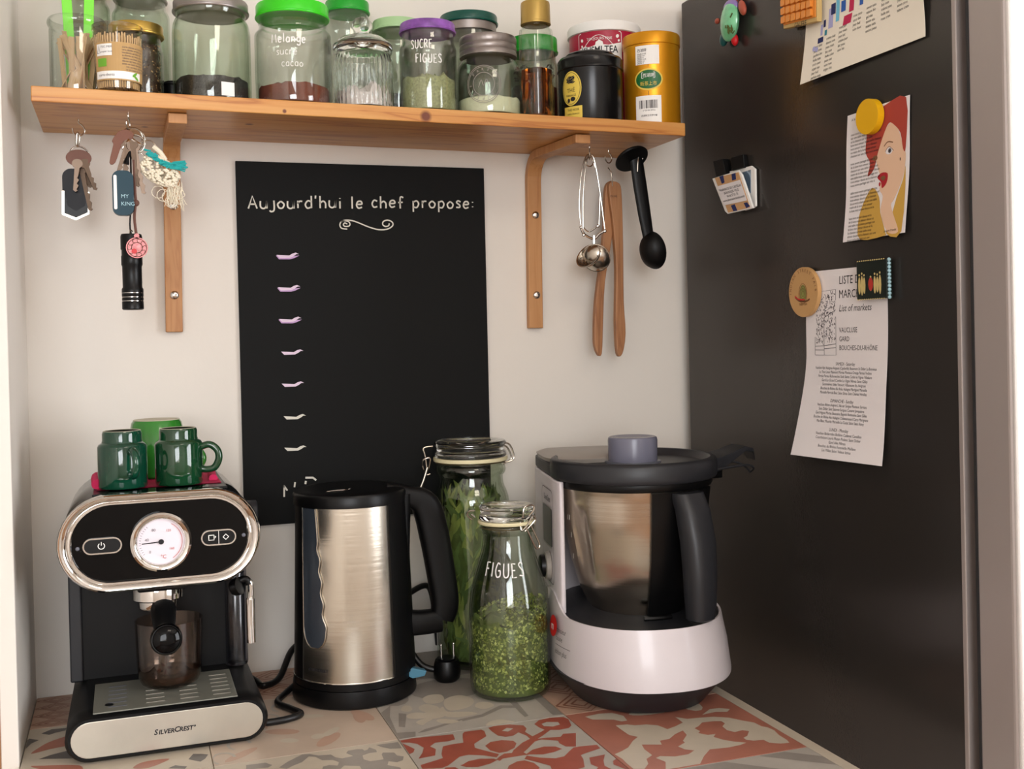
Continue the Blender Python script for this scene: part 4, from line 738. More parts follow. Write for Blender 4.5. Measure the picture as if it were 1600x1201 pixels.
for k in range(46): p = rel(Ff, 262+rn.uniform(0, 22), 284+rn.uniform(0, 12), 0); mb.tube([p, p+Vector((rn.uniform(-.004, .004), rn.uniform(-.004, .003), -.010)), p+Vector((rn.uniform(-.006, .006), rn.uniform(-.004, .003), -rn.uniform(.014, .026)))], .00045, 4, sub=2)
for cx, cy_ in ((255, 305), (263, 308), (247, 300), (268, 315)): ring(mb, rel(Ff, cx, cy_), .007, .0004, 5)
obj('wool_tail', mb, 'cream', Ff, kind='stuff')
mb = MB(); mb.tube([rel(Ff, 239, 229), rel(Ff, 250, 238), rel(Ff, 258, 250)], .0030, 8, sub=4); obj('wool_loop', mb, 'cream', Ff)
# torch and medal on a cord
To = thing('pocket_torch', 'small black metal torch hanging lowest from the second key bunch', 'torch', tuple(at(204, 300, -.148)))
cx = rel(To, 205, 366); cz = cx.z; bz = rel(To, 207, 484).z; Lh = cz-bz; R = .0118
pr = [(0, 0), (R*.9, 0), (R*1.02, .001), (R*1.02, .009), (R*.99, .0095), (R*.99, .011), (R*1.02, .0115), (R*1.02, .0135), (R*.99, .014), (R*.99, .0155), (R*1.02, .016), (R*1.02, .024), (R*.92, .026), (R*.92, .050), (R*1.0, .052), (R*1.0, .062), (R*.95, .063), (R*.95, .069), (R*1.02, .070), (R*1.02, Lh-.003), (R*.95, Lh), (0, Lh)]
obj('torch_body', MB().lathe(pr, 40, cx=cx.x, cy=0).move((0, 0, bz)), 'black', To)
mb = MB()
for z in (.0102, .0147, .0055+.014): mb.lathe([(R*1.0, z-.0004), (R*1.035, z-.0003), (R*1.035, z+.0003), (R*1.0, z+.0004)], 40, cx=cx.x)
obj('silver_band', mb.move((0, 0, bz)), 'chrome', To, kind='stuff')
mb = MB(); mb.tube([(cx.x, 0, cz), rel(To, 203, 350), rel(To, 205, 310), rel(To, 204, 235)], .0011, 6, sub=3); obj('cord', mb, 'black', To)
mb = MB(); ring(mb, (cx.x, 0, cz+.002), .003, .0006, 6, rot=1); obj('loop', mb, 'nickel', To)
Md = thing('pink_medal', 'round pink openwork medal on a brown lace, hanging in front of the torch', 'medal', tuple(at(209, 290, -.156)))
mb = MB(); mb.tube([rel(Md, 209, 250), rel(Md, 211, 300), rel(Md, 212, 316), rel(Md, 210, 340), rel(Md, 213, 366)], .0018, 6, sub=4); mb.ball(rel(Md, 212, 317), .0042, 8, 6); obj('lace', mb, 'lace', Md)
c = rel(Md, 214, 387, -.004); mb = MB(); mb.prism(disc(0, 0, .0120, 28), lambda u, v, d: (c.x+u, c.y-d, c.z+v), 0, .0016); mb.prism(disc(0, .0135, .003, 10), lambda u, v, d: (c.x+u, c.y-d, c.z+v), 0, .0016); obj('disc', mb, 'rosy', Md, smo=False)
mb = MB(); fnk = lambda u, v, d: (c.x+u, c.y-.0017-d, c.z+v)
for r in (.0105, .006): stroke(mb, disc(0, 0, r, 20), .0008, fnk, .0003, closed=True, sub=0)
for k in range(10): a = k*pi/5; stroke(mb, [(.0055*math.cos(a), .0055*math.sin(a)), (.009*math.cos(a+.3), .009*math.sin(a+.3)), (.0105*math.cos(a), .0105*math.sin(a))], .0007, fnk, .0003)
obj('openwork', mb, 'lace', Md, smo=False, fix=False); mb = MB(); flat(mb, disc(-.003, -.004, .003, 12), fnk, .0005); obj('red_spot', mb, 'red', Md, smo=False, fix=False)
# --- tea infuser tongs
hook(.4075, -.090, turn=1.2); Ti = thing('tea_infuser', 'steel wire tea infuser tongs with mesh ball, right of the right bracket', 'tea infuser', tuple(at(921, 246, -.09)))
mb = MB(); mb.tube([rel(Ti, *q) for q in ((908, 356), (905, 320), (908, 275), (914, 248), (921, 241), (928, 248), (936, 290), (945, 358))], .0011, 8, sub=5)
mb.tube([rel(Ti, *q, .003) for q in ((911, 357), (911, 310), (915, 262), (921, 243), (930, 262), (937, 300), (936, 352))], .0010, 8, sub=5)
mb.tube([rel(Ti, 921+6*math.cos(a), 253+7*math.sin(a), .0015) for a in [k*.5 for k in range(22)]], .0009, 6, sub=2); obj('wire_handle', mb, 'nickel', Ti)
mb = MB(); mb.tube([rel(Ti, *q) for q in ((908, 356), (913, 366), (928, 373), (936, 366), (945, 361))], .0018, 8, sub=4); mb.tube([rel(Ti, *q, .003) for q in ((911, 355), (920, 362), (934, 353))], .0012, 8, sub=4); mb.tube([rel(Ti, 928, 368), rel(Ti, 928, 382)], .0022, 8)
for q in ((908, 355), (945, 361), (934, 353), (912, 367)): mb.ball(rel(Ti, *q), .0026, 8, 6)
obj('hinge', mb, 'chrome', Ti)
def cup_half(c, r, rot, tl):
    mb = MB().lathe([(0, -r*.55), (r*.35, -r*.50), (r*.7, -r*.36), (r*.92, -r*.16), (r, 0), (r*1.06, .0003), (r*1.06, .0015), (r*.97, .001), (r*.88, -r*.15), (r*.66, -r*.33), (r*.33, -r*.46), (0, -r*.5)], 32)
    return mb.xf(Matrix.Translation(c) @ Matrix.Rotation(rot, 4, 'Z') @ Matrix.Rotation(tl, 4, 'Y'))
obj('mesh_cup', cup_half(rel(Ti, 920, 400, -.002), .0185, .5, -1.0), 'nickel', Ti); obj('mesh_cup', cup_half(rel(Ti, 931, 403, .003), .0195, .9, 1.15), 'nickel', Ti)
mb = MB(); rn = random.Random(6); c = rel(Ti, 920, 400, -.002)
M2 = Matrix.Translation(c) @ Matrix.Rotation(.5, 4, 'Z') @ Matrix.Rotation(-1.0, 4, 'Y')
for j in range(4):
    for k in range(10):
        r = .0168*(.3+.18*j); a = 2*pi*k/10+j*.3; z = -.0168*(.53-.16*j*.9)-.0002
        mb.ball(M2 @ Vector((r*math.cos(a), r*math.sin(a), z)), .0007, 6, 4)
obj('perforation', mb, 'black', Ti, kind='stuff')
# --- wooden tongs
hook(.4454, -.070, turn=.4); Wt = thing('wooden_tongs', 'long pale brown wooden tongs hanging between the infuser and the black scoop', 'tongs', tuple(at(956, 290, -.055)))
def arm(pts, name, dy):
    L = [rel(Wt, *p, dy) for p in pts]; poly = [(p.x, p.z) for p in L]
    return obj(name, MB().prism(sm2(poly, 3), lambda u, v, d: (u, dy+d, v), -.0045, .0045), 'tongwood', Wt, smo=False, bev=.0016)
arm([(948, 286), (958, 285), (960, 320), (955, 370), (944, 440), (941, 500), (939, 552), (932, 552), (927, 530), (929, 470), (938, 400), (943, 340), (944, 300)], 'tong_arm', .004)
arm([(951, 286), (966, 287), (970, 310), (972, 380), (973, 470), (976, 520), (971, 552), (963, 552), (960, 500), (961, 420), (956, 350), (951, 310)], 'tong_arm', -.003)
mb = MB(); mb.tube([rel(Wt, 957, 291, -.008), rel(Wt, 955, 270, -.006), rel(Wt, 950, 262, -.008)], .0008, 6, sub=3); obj('hanging_loop', mb, 'nickel', Wt)
mb = MB(); fnk = lambda u, v, d: (u, -.0078-d, v); c = rel(Wt, 956, 308, -.0078); text_into(mb, 'OLIVE', fnk, .0042, c.x-.003, c.z, 'LEFT', .0003); obj('burnt_mark', mb, 'ink', Wt, smo=False, fix=False)
# --- black scoop
hook(.4782, -.100, turn=-.3); Sc = thing('coffee_scoop', 'matt black plastic coffee scoop with a round tamper end, rightmost under the shelf', 'scoop', tuple(at(994, 246, -.098)))
c = rel(Sc, 987, 248, -.004); mb = MB(); mb.lathe([(0, -.002), (.0235, -.002), (.0245, 0), (.0235, .002), (0, .002)], 40).xf(Matrix.Translation(c) @ Matrix.Rotation(.25, 4, 'Z') @ Matrix.Rotation(math.radians(-36), 4, 'X')); obj('tamper_disc', mb, 'blackm', Sc)
pts = [(994, 248), (1000, 290), (1007, 335), (1015, 382)]; rings = []
for k, (px, py) in enumerate(pts):
    p = rel(Sc, px, py, -.002); wd = (.0100, .0105, .0098, .0078)[k]; rings.append([(p.x+wd*math.cos(a), p.y+.0042*math.sin(a), p.z+wd*.15*math.cos(a)) for a in [2*pi*i/16 for i in range(16)]])
obj('handle', MB().loft(rings), 'blackm', Sc)
c = rel(Sc, 1021, 391, -.002); rs = .0225
mb = MB().lathe([(0, -rs), (rs*.5, -rs*.86), (rs*.86, -rs*.5), (rs, 0), (rs*.93, .0008), (rs*.8, -rs*.45), (rs*.45, -rs*.8), (0, -rs*.92)], 32)
mb.xf(Matrix.Translation(c) @ Matrix.Rotation(.5, 4, 'Z') @ Matrix.Rotation(1.35, 4, 'Y') @ Matrix.Rotation(-.1, 4, 'X') @ Matrix.Diagonal((1.2, .9, .8, 1))); obj('scoop_bowl', mb, 'blackm', Sc)
mb = MB(); c0 = rel(Sc, 996, 268, -.007); mb.tube([c0, rel(Sc, 997, 250, -.008), rel(Sc, 999, 240, -.006)], .0010, 6, sub=3); obj('hanging_wire', mb, 'nickel', Sc)

# ================================================================== papers and magnets on the fridge side
def fm(u, v, d): return (FX-d, -u, v)             # u towards the viewer, v up, d off the panel
def sheet(par, corners, bendfn, m, name='sheet', nu=16, nv=24, t=.0004):
    """corners: (u, v) of top-left, top-right, bottom-right, bottom-left"""
    (a, b, c_, d_) = [Vector(p) for p in corners]
    def P_(s, q, off): p = (a.lerp(b, s)).lerp(d_.lerp(c_, s), q); return fm(p.x, p.y, bendfn(s, q)+off)
    mb = MB(); W = nu+1
    for off in (0, t):
        mb.add([P_(i/nu, j/nv, off) for j in range(nv+1) for i in range(W)], [(j*W+i, j*W+i+1, (j+1)*W+i+1, (j+1)*W+i) for j in range(nv) for i in range(nu)])
    n = W*(nv+1); bd = [i for i in range(W)]+[j*W+nu for j in range(1, nv+1)]+[nv*W+i for i in range(nu-1, -1, -1)]+[j*W for j in range(nv-1, 0, -1)]
    mb.f += [(bd[k], bd[(k+1) % len(bd)], bd[(k+1) % len(bd)]+n, bd[k]+n) for k in range(len(bd))]
    o = obj(name, mb, m, par, smo=True)
    return o, lambda s, q, d=0: P_(s, q, t+.0002+d)
def root_sheet(name, label, cat): return thing(name, label, cat)
def loc0(o): return o
# market list
b1 = lambda s, q: .0012+.030*max(0, q-.45)**1.6*(1.15-.75*s)*1.6+.0015*math.sin(q*9+s*2)*(q*(1-q))*2
Ls = root_sheet('market_list', 'printed white market list curling away from the fridge under two magnets', 'paper')
o, S1 = sheet(Ls, ((.3400, .5090), (.4914, .5085), (.4850, .2860), (.3290, .2850)), b1, 'paper')
def pf(S, W, H): return lambda u, v, d: S(u/W, 1-v/H, d)   # paper millimetres -> surface
pw = pf(S1, 100, 150)
mb = MB()
for t, x, y, s_, al in (('LISTE DES', 43, 138, 9.2, 'LEFT'), ('MARCHÉS', 43, 127, 9.2, 'LEFT'), ('VAUCLUSE', 43, 100, 5.6, 'LEFT'), ('GARD', 43, 93, 5.6, 'LEFT'), ('BOUCHES-DU-RHÔNE', 43, 86, 5.6, 'LEFT')): text_into(mb, t, pw, s_, x, y, al, .0, xs=.82)
text_into(mb, 'List of markets', pw, 7.6, 43, 116.5, 'LEFT', 0, shear=.25, xs=.85); obj('heading_print', mb, 'ink', Ls, smo=False, fix=False)
mb = MB(); tx = ['SAMEDI - Saturday', 'Vaucluse Apt Aubignan Avignon (Capdeville) Beaumont St Didier La Bonnieux', 'Le Thor Lioux Malemort Mornas Monteux Orange Pernes Vedène', 'Pertuis Pernes Richerenches Sault Sainte Cécile les Vignes Villelaure', 'Gard Le Grand Combe Le Vigan Nîmes Saint Gilles', 'Sommières Uzès Vauvert Villeneuve lès Avignon', 'Bouches du Rhône Aix Arles Aubagne Martigues Marseille', 'Marseille Port de Bouc Salon Sénas Saint Chamas Vitrolles', '', 'DIMANCHE - Sunday', 'Vaucluse Althen Avignon L Isle sur Sorgue Monteux Sarrians', 'Saint Didier Saint Saturnin Sorgues Camaret Jonquières', 'Gard Aigues Mortes Beaucaire Bagnols Remoulins Saint Gilles', 'Bouches du Rhône Aix Aubagne Châteaurenard Carry Marignane', 'Mas Blanc Mouriès Marseille La Ciotat Salon Saint Rémy', '', 'LUNDI - Monday', 'Vaucluse Bédarrides Bollène Cadenet Cavaillon', 'Courthézon Lauris Mazan Piolenc Saint Didier', 'Gard Alès Nîmes', 'Bouches du Rhône Fontvieille Maillane', 'Les Milles Salon Velaux Istres']
for k, t in enumerate(tx):
    if t: text_into(mb, t, pw, 3.6 if ' - ' in t else 3.15, 51, 74-k*3.25, 'CENTER', 0, xs=.76 if len(t) > 50 else .86)
obj('small_print', mb, 'midink', Ls, smo=False, fix=False)
mb = MB(); rn = random.Random(3)
for p in ([(12, 82), (12, 133), (39, 134), (39, 82)], [(24, 82), (24, 112)], [(12, 89), (24, 89.5), (39, 91)], [(12, 86), (24, 86)], [(24, 112), (39, 118)], [(24, 87), (39, 88)]): stroke(mb, p, .45, pw, 0, sub=0, closed=len(p) == 4)
for k in range(230):
    x, y = rn.uniform(13, 38), rn.uniform(91, 131); x2, y2 = min(38.5, x+rn.uniform(-1.8, 1.8)), y+rn.uniform(-1.8, 1.8); stroke(mb, [(x, y), (x2, y2), (x2+rn.uniform(-1, .3), y2+1)], .35+rn.random()*.25, pw, 0, sub=0)
obj('engraving', mb, 'midink', Ls, smo=False, fix=False)
# flyer with a face
Fl = root_sheet('flyer', 'narrow flyer with typed verse over a red-haired portrait, under a yellow magnet', 'paper')
b2 = lambda s, q: .0010+.004*q*q+.0008*math.sin(q*7+s)
o, S2 = sheet(Fl, ((.4264, .6835), (.5340, .6850), (.5270, .5397), (.4190, .5385)), b2, 'paper'); pw = pf(S2, 100, 145)
def pl(polys, m, nm, d=0): 
    mb = MB()
    for p in polys: flat2(mb, p, pw, d)
    return obj(nm, mb, m, Fl, smo=False, fix=False)
def flat2(mb, poly, fn, d):
    tr = tessellate_polygon([[Vector((u, v, 0)) for u, v in poly]]); st = [[Vector(poly[i]) for i in t] for t in tr]
    while st:
        t = st.pop(); L = [(t[i]-t[(i+1) % 3]).length for i in range(3)]; i = L.index(max(L))
        if L[i] > 9: c = (t[i]+t[(i+1) % 3])/2; st += [[t[i], c, t[(i+2) % 3]], [c, t[(i+1) % 3], t[(i+2) % 3]]]; continue
        mb.add([fn(p.x, p.y, d) for p in t], [(0, 1, 2)])
pl([sm2([(30, 0), (24, 20), (30, 40), (44, 56), (56, 44), (60, 26), (70, 4), (68, 0)], 3), sm2([(84, 40), (92, 58), (95, 70), (95, 2), (72, 2), (78, 20)], 3)], 'ochre', 'print_dress')
pl([sm2([(64, 116), (52, 96), (50, 84), (55, 70), (58, 62), (56, 52), (62, 44), (60, 30), (66, 14), (76, 2), (90, 2), (84, 16), (76, 32), (80, 38), (88, 52), (93, 66), (95, 84), (90, 96), (84, 112), (76, 122)], 3)], 'skin', 'print_face', .00006)
pl([sm2([(34, 112), (38, 134), (60, 142), (95, 144), (95, 92), (91, 90), (87, 108), (78, 118), (70, 122), (62, 112), (52, 92), (46, 76), (36, 70), (40, 84), (33, 96)], 3)], 'hair', 'print_hair', .00012)
pl([disc(70, 92, 5.5, 16, 3.8)], 'paper', 'print_eye', .0002); pl([disc(71, 92, 2.6, 12)], 'greyink', 'print_iris', .00026); pl([disc(71, 92, 1.2, 8), disc(87, 80, .7, 6, 2)], 'ink', 'print_pupil', .00032)
pl([disc(48, 88, 4, 12, 3)], 'brow', 'print_second_eye', .0002)
mb = MB(); stroke(mb, [(62, 98), (68, 102), (76, 100)], 1.1, pw, .0002); stroke(mb, [(64, 92), (70, 96.5), (77, 91)], .6, pw, .0003); obj('print_eyebrow', mb, 'brow', Fl, smo=False, fix=False)
pl([sm2([(52, 66), (58, 70), (68, 68), (67, 58), (60, 53), (58, 60)], 3), disc(56, 58, 1.5, 8, 2.5)], 'lips', 'print_lips', .0002); pl([sm2([(57, 65), (62, 66.5), (65, 64), (62, 61), (59, 62.5)], 3)], 'brow', 'print_chocolate', .00026)
mb = MB(); rn = random.Random(9); y = 128; words = 'ce matin de la lune mon amour douce et la chanson sur une table nous avons partagé ton rire si clair les mots'.split()
text_into(mb, 'A la fête de', pw, 4.0, 8, 137, 'LEFT', .0004)
for blk, nl in enumerate((7, 7, 6, 7)):
    for k in range(nl):
        i = rn.randrange(len(words)-7); text_into(mb, ' '.join(words[i:i+6+(k % 2)]), pw, 3.9, 8, y-8, 'LEFT', .0004, xs=.85); y -= 4.1
    y -= 4.5
text_into(mb, 'Jacques Prévôt', pw, 3.2, 68, 4, 'LEFT', .0004); obj('typed_verse', mb, 'ink', Fl, smo=False, fix=False)
Ym = thing('round_magnet', 'thick round mustard-yellow magnet on the flyer', 'magnet', (FX, -.4745, .6730)); mb = MB(); mb.prism(disc(0, 0, .0195, 40), lambda u, v, d: (-d, -u, v), .0035, .0120); obj('disc', mb, 'mustard', Ym, smo=False, bev=.0018)
# big newspaper sheet
Np = root_sheet('newspaper_cutting', 'large newspaper page with product pictures hanging at the top of the fridge side', 'paper')
b3 = lambda s, q: .0012+.020*max(0, q-.55)**1.5*(1.3-s)+(.0035*(1+math.sin(q*10+1))*max(0, s-.7)*2)
o, S3 = sheet(Np, ((.3550, .9150), (.5640, .9150), (.5610, .7395), (.3450, .7370)), b3, 'paper2'); pw = pf(S3, 200, 170)
mb = MB(); rn = random.Random(12); ws = 'huile crème soin visage parfum lait douce eau savon gel mains nature bio rose argan coco peau jour nuit'.split()
for k, (x, y0, n) in enumerate(((20, 50, 10), (42, 54, 8), (64, 60, 6), (88, 66, 4), (110, 68, 6), (134, 74, 6), (160, 80, 7))):
    for j in range(n): text_into(mb, rn.choice(ws)+' '+rn.choice(ws)[:4], pw, 4.6, x, y0-j*5.0-14, 'LEFT', .0001, xs=.8)
obj('column_text', mb, 'ink', Np, smo=False, fix=False)
def npic(polys, m, nm, d=.0001):
    mb = MB()
    for p in polys: flat2(mb, [(a, b-10) for a, b in p], pw, d)
    obj(nm, mb, m, Np, smo=False, fix=False)
R4 = lambda x0, y0, x1, y1, s=0: [(x0, y0), (x1, y0), (x1+s, y1), (x0+s, y1)]
npic([R4(44, 62, 52, 84), R4(132, 84, 144, 110)], 'lav', 'picture_tube'); npic([R4(57, 66, 63, 92), R4(108, 78, 114, 100)], 'skyprint', 'picture_bottle'); npic([R4(80, 70, 88, 110, 2)], 'crimson', 'picture_red_box'); npic([R4(98, 72, 104, 110)], 'blueprint', 'picture_blue_box')
npic([R4(26, 50, 36, 56), R4(48, 76, 56, 88), R4(35, 66, 39, 74)], 'navy', 'picture_navy_jar', .00016); npic([R4(152, 84, 168, 110, 2)], 'tealprint', 'picture_teal_box'); npic([R4(118, 90, 140, 108)], 'skyprint', 'picture_shower_gel', .00006)
npic([R4(70, 58, 84, 68, 2)], 'crimson', 'picture_palette', .00016); npic([disc(20, 46, 3, 8), disc(25, 44, 3, 8), disc(128, 88, 8, 12, 4)], 'lav', 'picture_cap', .0002)
npic([R4(66, 74, 74, 86), R4(146, 96, 150, 112)], 'blueprint', 'picture_tube_blue', .00013); npic([R4(30, 58, 34, 70), R4(91, 84, 96, 112), R4(172, 96, 184, 112)], 'lav', 'picture_jar', .00013); npic([R4(38, 56, 42, 62), R4(76, 88, 80, 104)], 'tealprint', 'picture_flask', .00018)
# waffle magnet
Wf = thing('waffle_magnet', 'waffle-shaped magnet with golden crust at the top edge of the picture', 'magnet', (FX, -.3540, .800))
wp = lambda u, v, d: (-d-.010, -u+u*0-v*.0, v+(u*.0))
mb = MB(); mb.prism([(-.0370, .012), (.0340, .002), (.0360, .060), (-.0370, .070)], wp, -.004, .003); obj('plaque', mb, 'wafflebase', Wf, smo=False, bev=.001)
mb = MB()
for i in range(6):
    for j in range(6): u, v = -.031+i*.0108, .0215+j*.0105-(i*.0108)*.13; mb.prism(rrect(u-.0042, u+.0042, v-.0042, v+.0042, .0012, 2), wp, .003, .008)
mb.prism([(-.0350, .016), (.0320, .0075), (.0330, .060), (-.0350, .070)], wp, .003, .0042); obj('waffle_cube', mb, 'waffle', Wf, smo=False, bev=.0008, kind='stuff')
mb = MB(); text_into(mb, 'GAUFRE', lambda u, v, d: wp(u, v-u*.13, .0032), .0085, 0, .0052, 'CENTER', 0, xs=.8); obj('lettering', mb, 'ink', Wf, smo=False, fix=False)
# wooden badge
Wb = thing('wooden_badge', 'round pale wooden souvenir badge on the top left of the market list', 'magnet', (FX-.0035, -.3420, .4845)); mb = MB(); bf = lambda u, v, d: (-d, -u, v)
mb.prism(disc(0, 0, .0305, 48), bf, .0, .0055); obj('disc', mb, 'corkb', Wb, smo=False, bev=.001); bf2 = lambda u, v, d: (-.0056-d, -u, v)
mb = MB()
for k, ch in enumerate('INDIAN STREET FAIR'):
    a = pi*1.02-k*.185; text_into(mb, ch, lambda u, v, d, a=a: bf2(.0245*math.cos(a)+u*math.sin(a)+v*math.cos(a), .0245*math.sin(a)-u*math.cos(a)+v*math.sin(a), d), .0056, 0, 0, 'CENTER', .0002)
text_into(mb, 'TIBET SIM', bf2, .0040, 0, -.0165, 'CENTER', .0002)
for k in range(4): stroke(mb, disc(0, -.002, .0085-.002*k, 14, .0125-.003*k), .0007, bf2, .0002, closed=True, sub=0)
stroke(mb, [(-.016, -.006), (-.008, -.0105), (.006, -.0115), (.014, -.009)], .0022, bf2, .0002); obj('print', mb, 'brow', Wb, smo=False, fix=False)
mb = MB(); flat(mb, disc(0, -.002, .0070, 14, .011), bf2, .0001); obj('bud_print', mb, 'herb', Wb, smo=False, fix=False); mb = MB(); stroke(mb, [(-.017, -.0045), (-.009, -.0085), (.004, -.0095)], .0016, bf2, .0004); obj('red_print', mb, 'red', Wb, smo=False, fix=False)
# painting magnet
Pm = thing('picture_magnet', 'square magnet with a dark woodland scene of pale figures, right of the badge', 'magnet', (FX-.002, -.4740, .4925)); bf = lambda u, v, d: (-d, -u, v)
mb = MB(); mb.prism([(-.0262, -.0215), (.0262, -.0215), (.0262, .0215), (-.0262, .0215)], bf, 0, .0075); obj('block', mb, 'darkpaint', Pm, smo=False, bev=.0006); bf2 = lambda u, v, d: (-.0076-d, -u, v)
mb = MB(); rn = random.Random(1)
for u, h in ((-.021, .020), (-.0165, .023), (-.0125, .019), (.006, .020), (.0105, .018), (.015, .022), (-.001, .014)): flat(mb, disc(u, -.006, .0023, 10, h*.5), bf2, .0001); flat(mb, disc(u, -.004+h*.5, .0014, 8), bf2, .00012)
obj('pale_figures', mb, 'figure', Pm, smo=False, fix=False, kind='stuff'); mb = MB(); flat(mb, disc(-.001, -.005, .0042, 12, .0075), bf2, .0002); obj('red_drape', mb, 'figred', Pm, smo=False, fix=False)
mb = MB(); [mb.ball((-.0045, -.0268, -.0205+k*.0041), .0021, 8, 6) for k in range(11)]; obj('beaded_edge', mb, 'paleblue', Pm, kind='stuff')
mb = MB(); [mb.ball((-.0070, .0245-k*.0038, .0215), .0009, 6, 4) for k in range(13)]; [mb.ball((-.0070, .0245-k*.0038, -.0215), .0009, 6, 4) for k in range(13)]; obj('perforated_rim', mb, 'figure', Pm, kind='stuff')
# clip magnets
Cl = thing('calendar_magnet', 'small white pocket magnet with a pharmacy address over brown and blue stripes', 'magnet', (FX, -.1700, .620))
def f2(px, py, d=0): 
    r_ = ray(px, py); t = (FX-d-CX)/r_.x; p = Vector((CX, CY, CZ))+r_*t; return (-(p.y), p.z)
def qd(mb, q, d0, d1): P_ = [f2(*p, (d0+d1)/2) for p in q]; mb.prism(P_, lambda u, v, d: (-d, -u+.1700, v-.620), d0, d1); return mb
obj('back_plate', qd(MB(), ((1140, 268), (1175, 259), (1181, 264), (1182, 322), (1178, 325), (1165, 329), (1150, 310)), .002, .005), 'white', Cl, smo=False, bev=.0008)
obj('small_mirror', qd(MB(), ((1158, 270), (1173, 265), (1173, 302), (1166, 293)), .005, .0056), 'mirror', Cl, smo=False)
obj('front_plate', qd(MB(), ((1114, 279), (1155, 266), (1160, 272), (1178, 325), (1138, 334), (1134, 330)), .010, .013), 'white', Cl, smo=False, bev=.0008)
obj('striped_panel', qd(MB(), ((1117, 278), (1154, 269), (1172, 324), (1138, 332)), .0131, .0136), 'tan', Cl, smo=False)
mb = MB(); 
for q in (((1124, 276), (1130, 274), (1132, 285), (1128, 287)), ((1143, 272), (1149, 270), (1150, 280), (1144, 282)), ((1142, 321), (1148, 319), (1152, 329), (1146, 330)), ((1162, 317), (1167, 316), (1172, 322), (1166, 325))): qd(mb, q, .0137, .0140)
obj('blue_stripe', mb, 'navy', Cl, smo=False, kind='stuff'); obj('address_label', qd(MB(), ((1121, 291), (1156, 281), (1167, 313), (1131, 321)), .0141, .0145), 'paper', Cl, smo=False)
mb = MB(); (ua, va), (ub, vb), (uc, vc) = f2(1121, 291, .0148), f2(1156, 281, .0148), f2(1131, 321, .0148)
tf = lambda u, v, d: (-.0148, -(ua+(ub-ua)*u+(uc-ua)*v)+.17, va+(vb-va)*u+(vc-va)*v-.62)
for k, t in enumerate(('PHARMACIE DU CASTELAS', 'BEAUSOLEIL VILLE', '04 66 57 01 70', 'www.pharmaciecastelas.com')): text_into(mb, t, lambda u, v, d: tf(u, v, d), .155 if k < 2 else .12, .5, 0, 'CENTER', 0, xs=.55) if False else text_into(mb, t, lambda u, v, d, k=k: tf(u, .30+k*.18-v, d), .17, .5, 0, 'CENTER', 0, xs=.47)
obj('address_print', mb, 'ink', Cl, smo=False, fix=False)
obj('black_clip', qd(MB(), ((1119, 252), (1134, 248), (1139, 272), (1124, 276)), .0015, .0125), 'blackm', Cl, smo=False, bev=.001); obj('black_clip', qd(MB(), ((1145, 246), (1164, 241), (1166, 262), (1146, 267)), .0015, .008), 'blackm', Cl, smo=False, bev=.001)
# turtle magnet
Tu = thing('turtle_magnet', 'painted green turtle fridge magnet beside the top of the fridge', 'magnet', (FX, -.1630, .862)); tf2 = lambda px, py, d: Vector((-d, -f2(px, py, d)[0]+.1630, f2(px, py, d)[1]-.862))
def blob(par, name, m, px, py, d, ry_, rz_, rx_, rot=0, label=None):
    c = tf2(px, py, d); mb = MB().ball((0, 0, 0), (rx_, ry_, rz_), 16, 10).xf(Matrix.Translation(c) @ Matrix.Rotation(rot, 4, 'X')); return obj(name, mb, m, par, label=label)
blob(Tu, 'shell', 'turtle', 1140, 34, .012, .0200, .0265, .0095, .12); blob(Tu, 'shell_rim', 'turtle2', 1142, 13, .010, .0165, .0120, .0075, .12); blob(Tu, 'head', 'orange', 1146, 1, .008, .0075, .0090, .006)
blob(Tu, 'flipper', 'orange', 1160, 12, .008, .0070, .0120, .004, -.5); blob(Tu, 'flipper', 'orange', 1121, 33, .008, .0050, .0040, .0035); blob(Tu, 'flipper', 'tealdk', 1131, 61, .008, .0080, .0100, .005, .3); blob(Tu, 'flipper', 'red', 1148, 62, .008, .0060, .0085, .0045, -.2)
mb = MB(); rn = random.Random(2)
for k in range(14): c = tf2(1133+rn.uniform(0, 12), 44+rn.uniform(0, 9), .0215); mb.tube([c, c+Vector((0, rn.uniform(-.006, .006), rn.uniform(.002, .008)))], .0008, 5)
c = tf2(1141, 27, .0225); mb.tube([c, c+Vector((0, -.005, .004))], .001, 5); obj('painted_palm', mb, 'herbd', Tu, kind='stuff')

# ================================================================== coffee machine
cm = thing('coffee_machine', 'retro black espresso machine with chrome-rimmed front and round gauge at the left', 'coffee machine', (-.1750, -.14, 0))
X0 = cm.location.x; Y0 = cm.location.y
def W(mb): return mb.move((-X0, -Y0, 0))            # from room to machine coordinates
def stad(cx, cz, hw, hh, n=14):
    p = []
    for k in range(n+1): a = pi/2-pi*k/n; p.append((cx+hw-hh+hh*math.cos(a), cz+hh*math.sin(a)))
    for k in range(n+1): a = -pi/2-pi*k/n; p.append((cx-hw+hh+hh*math.cos(a), cz+hh*math.sin(a)))
    return p
BX = -.1722; fy = -.262
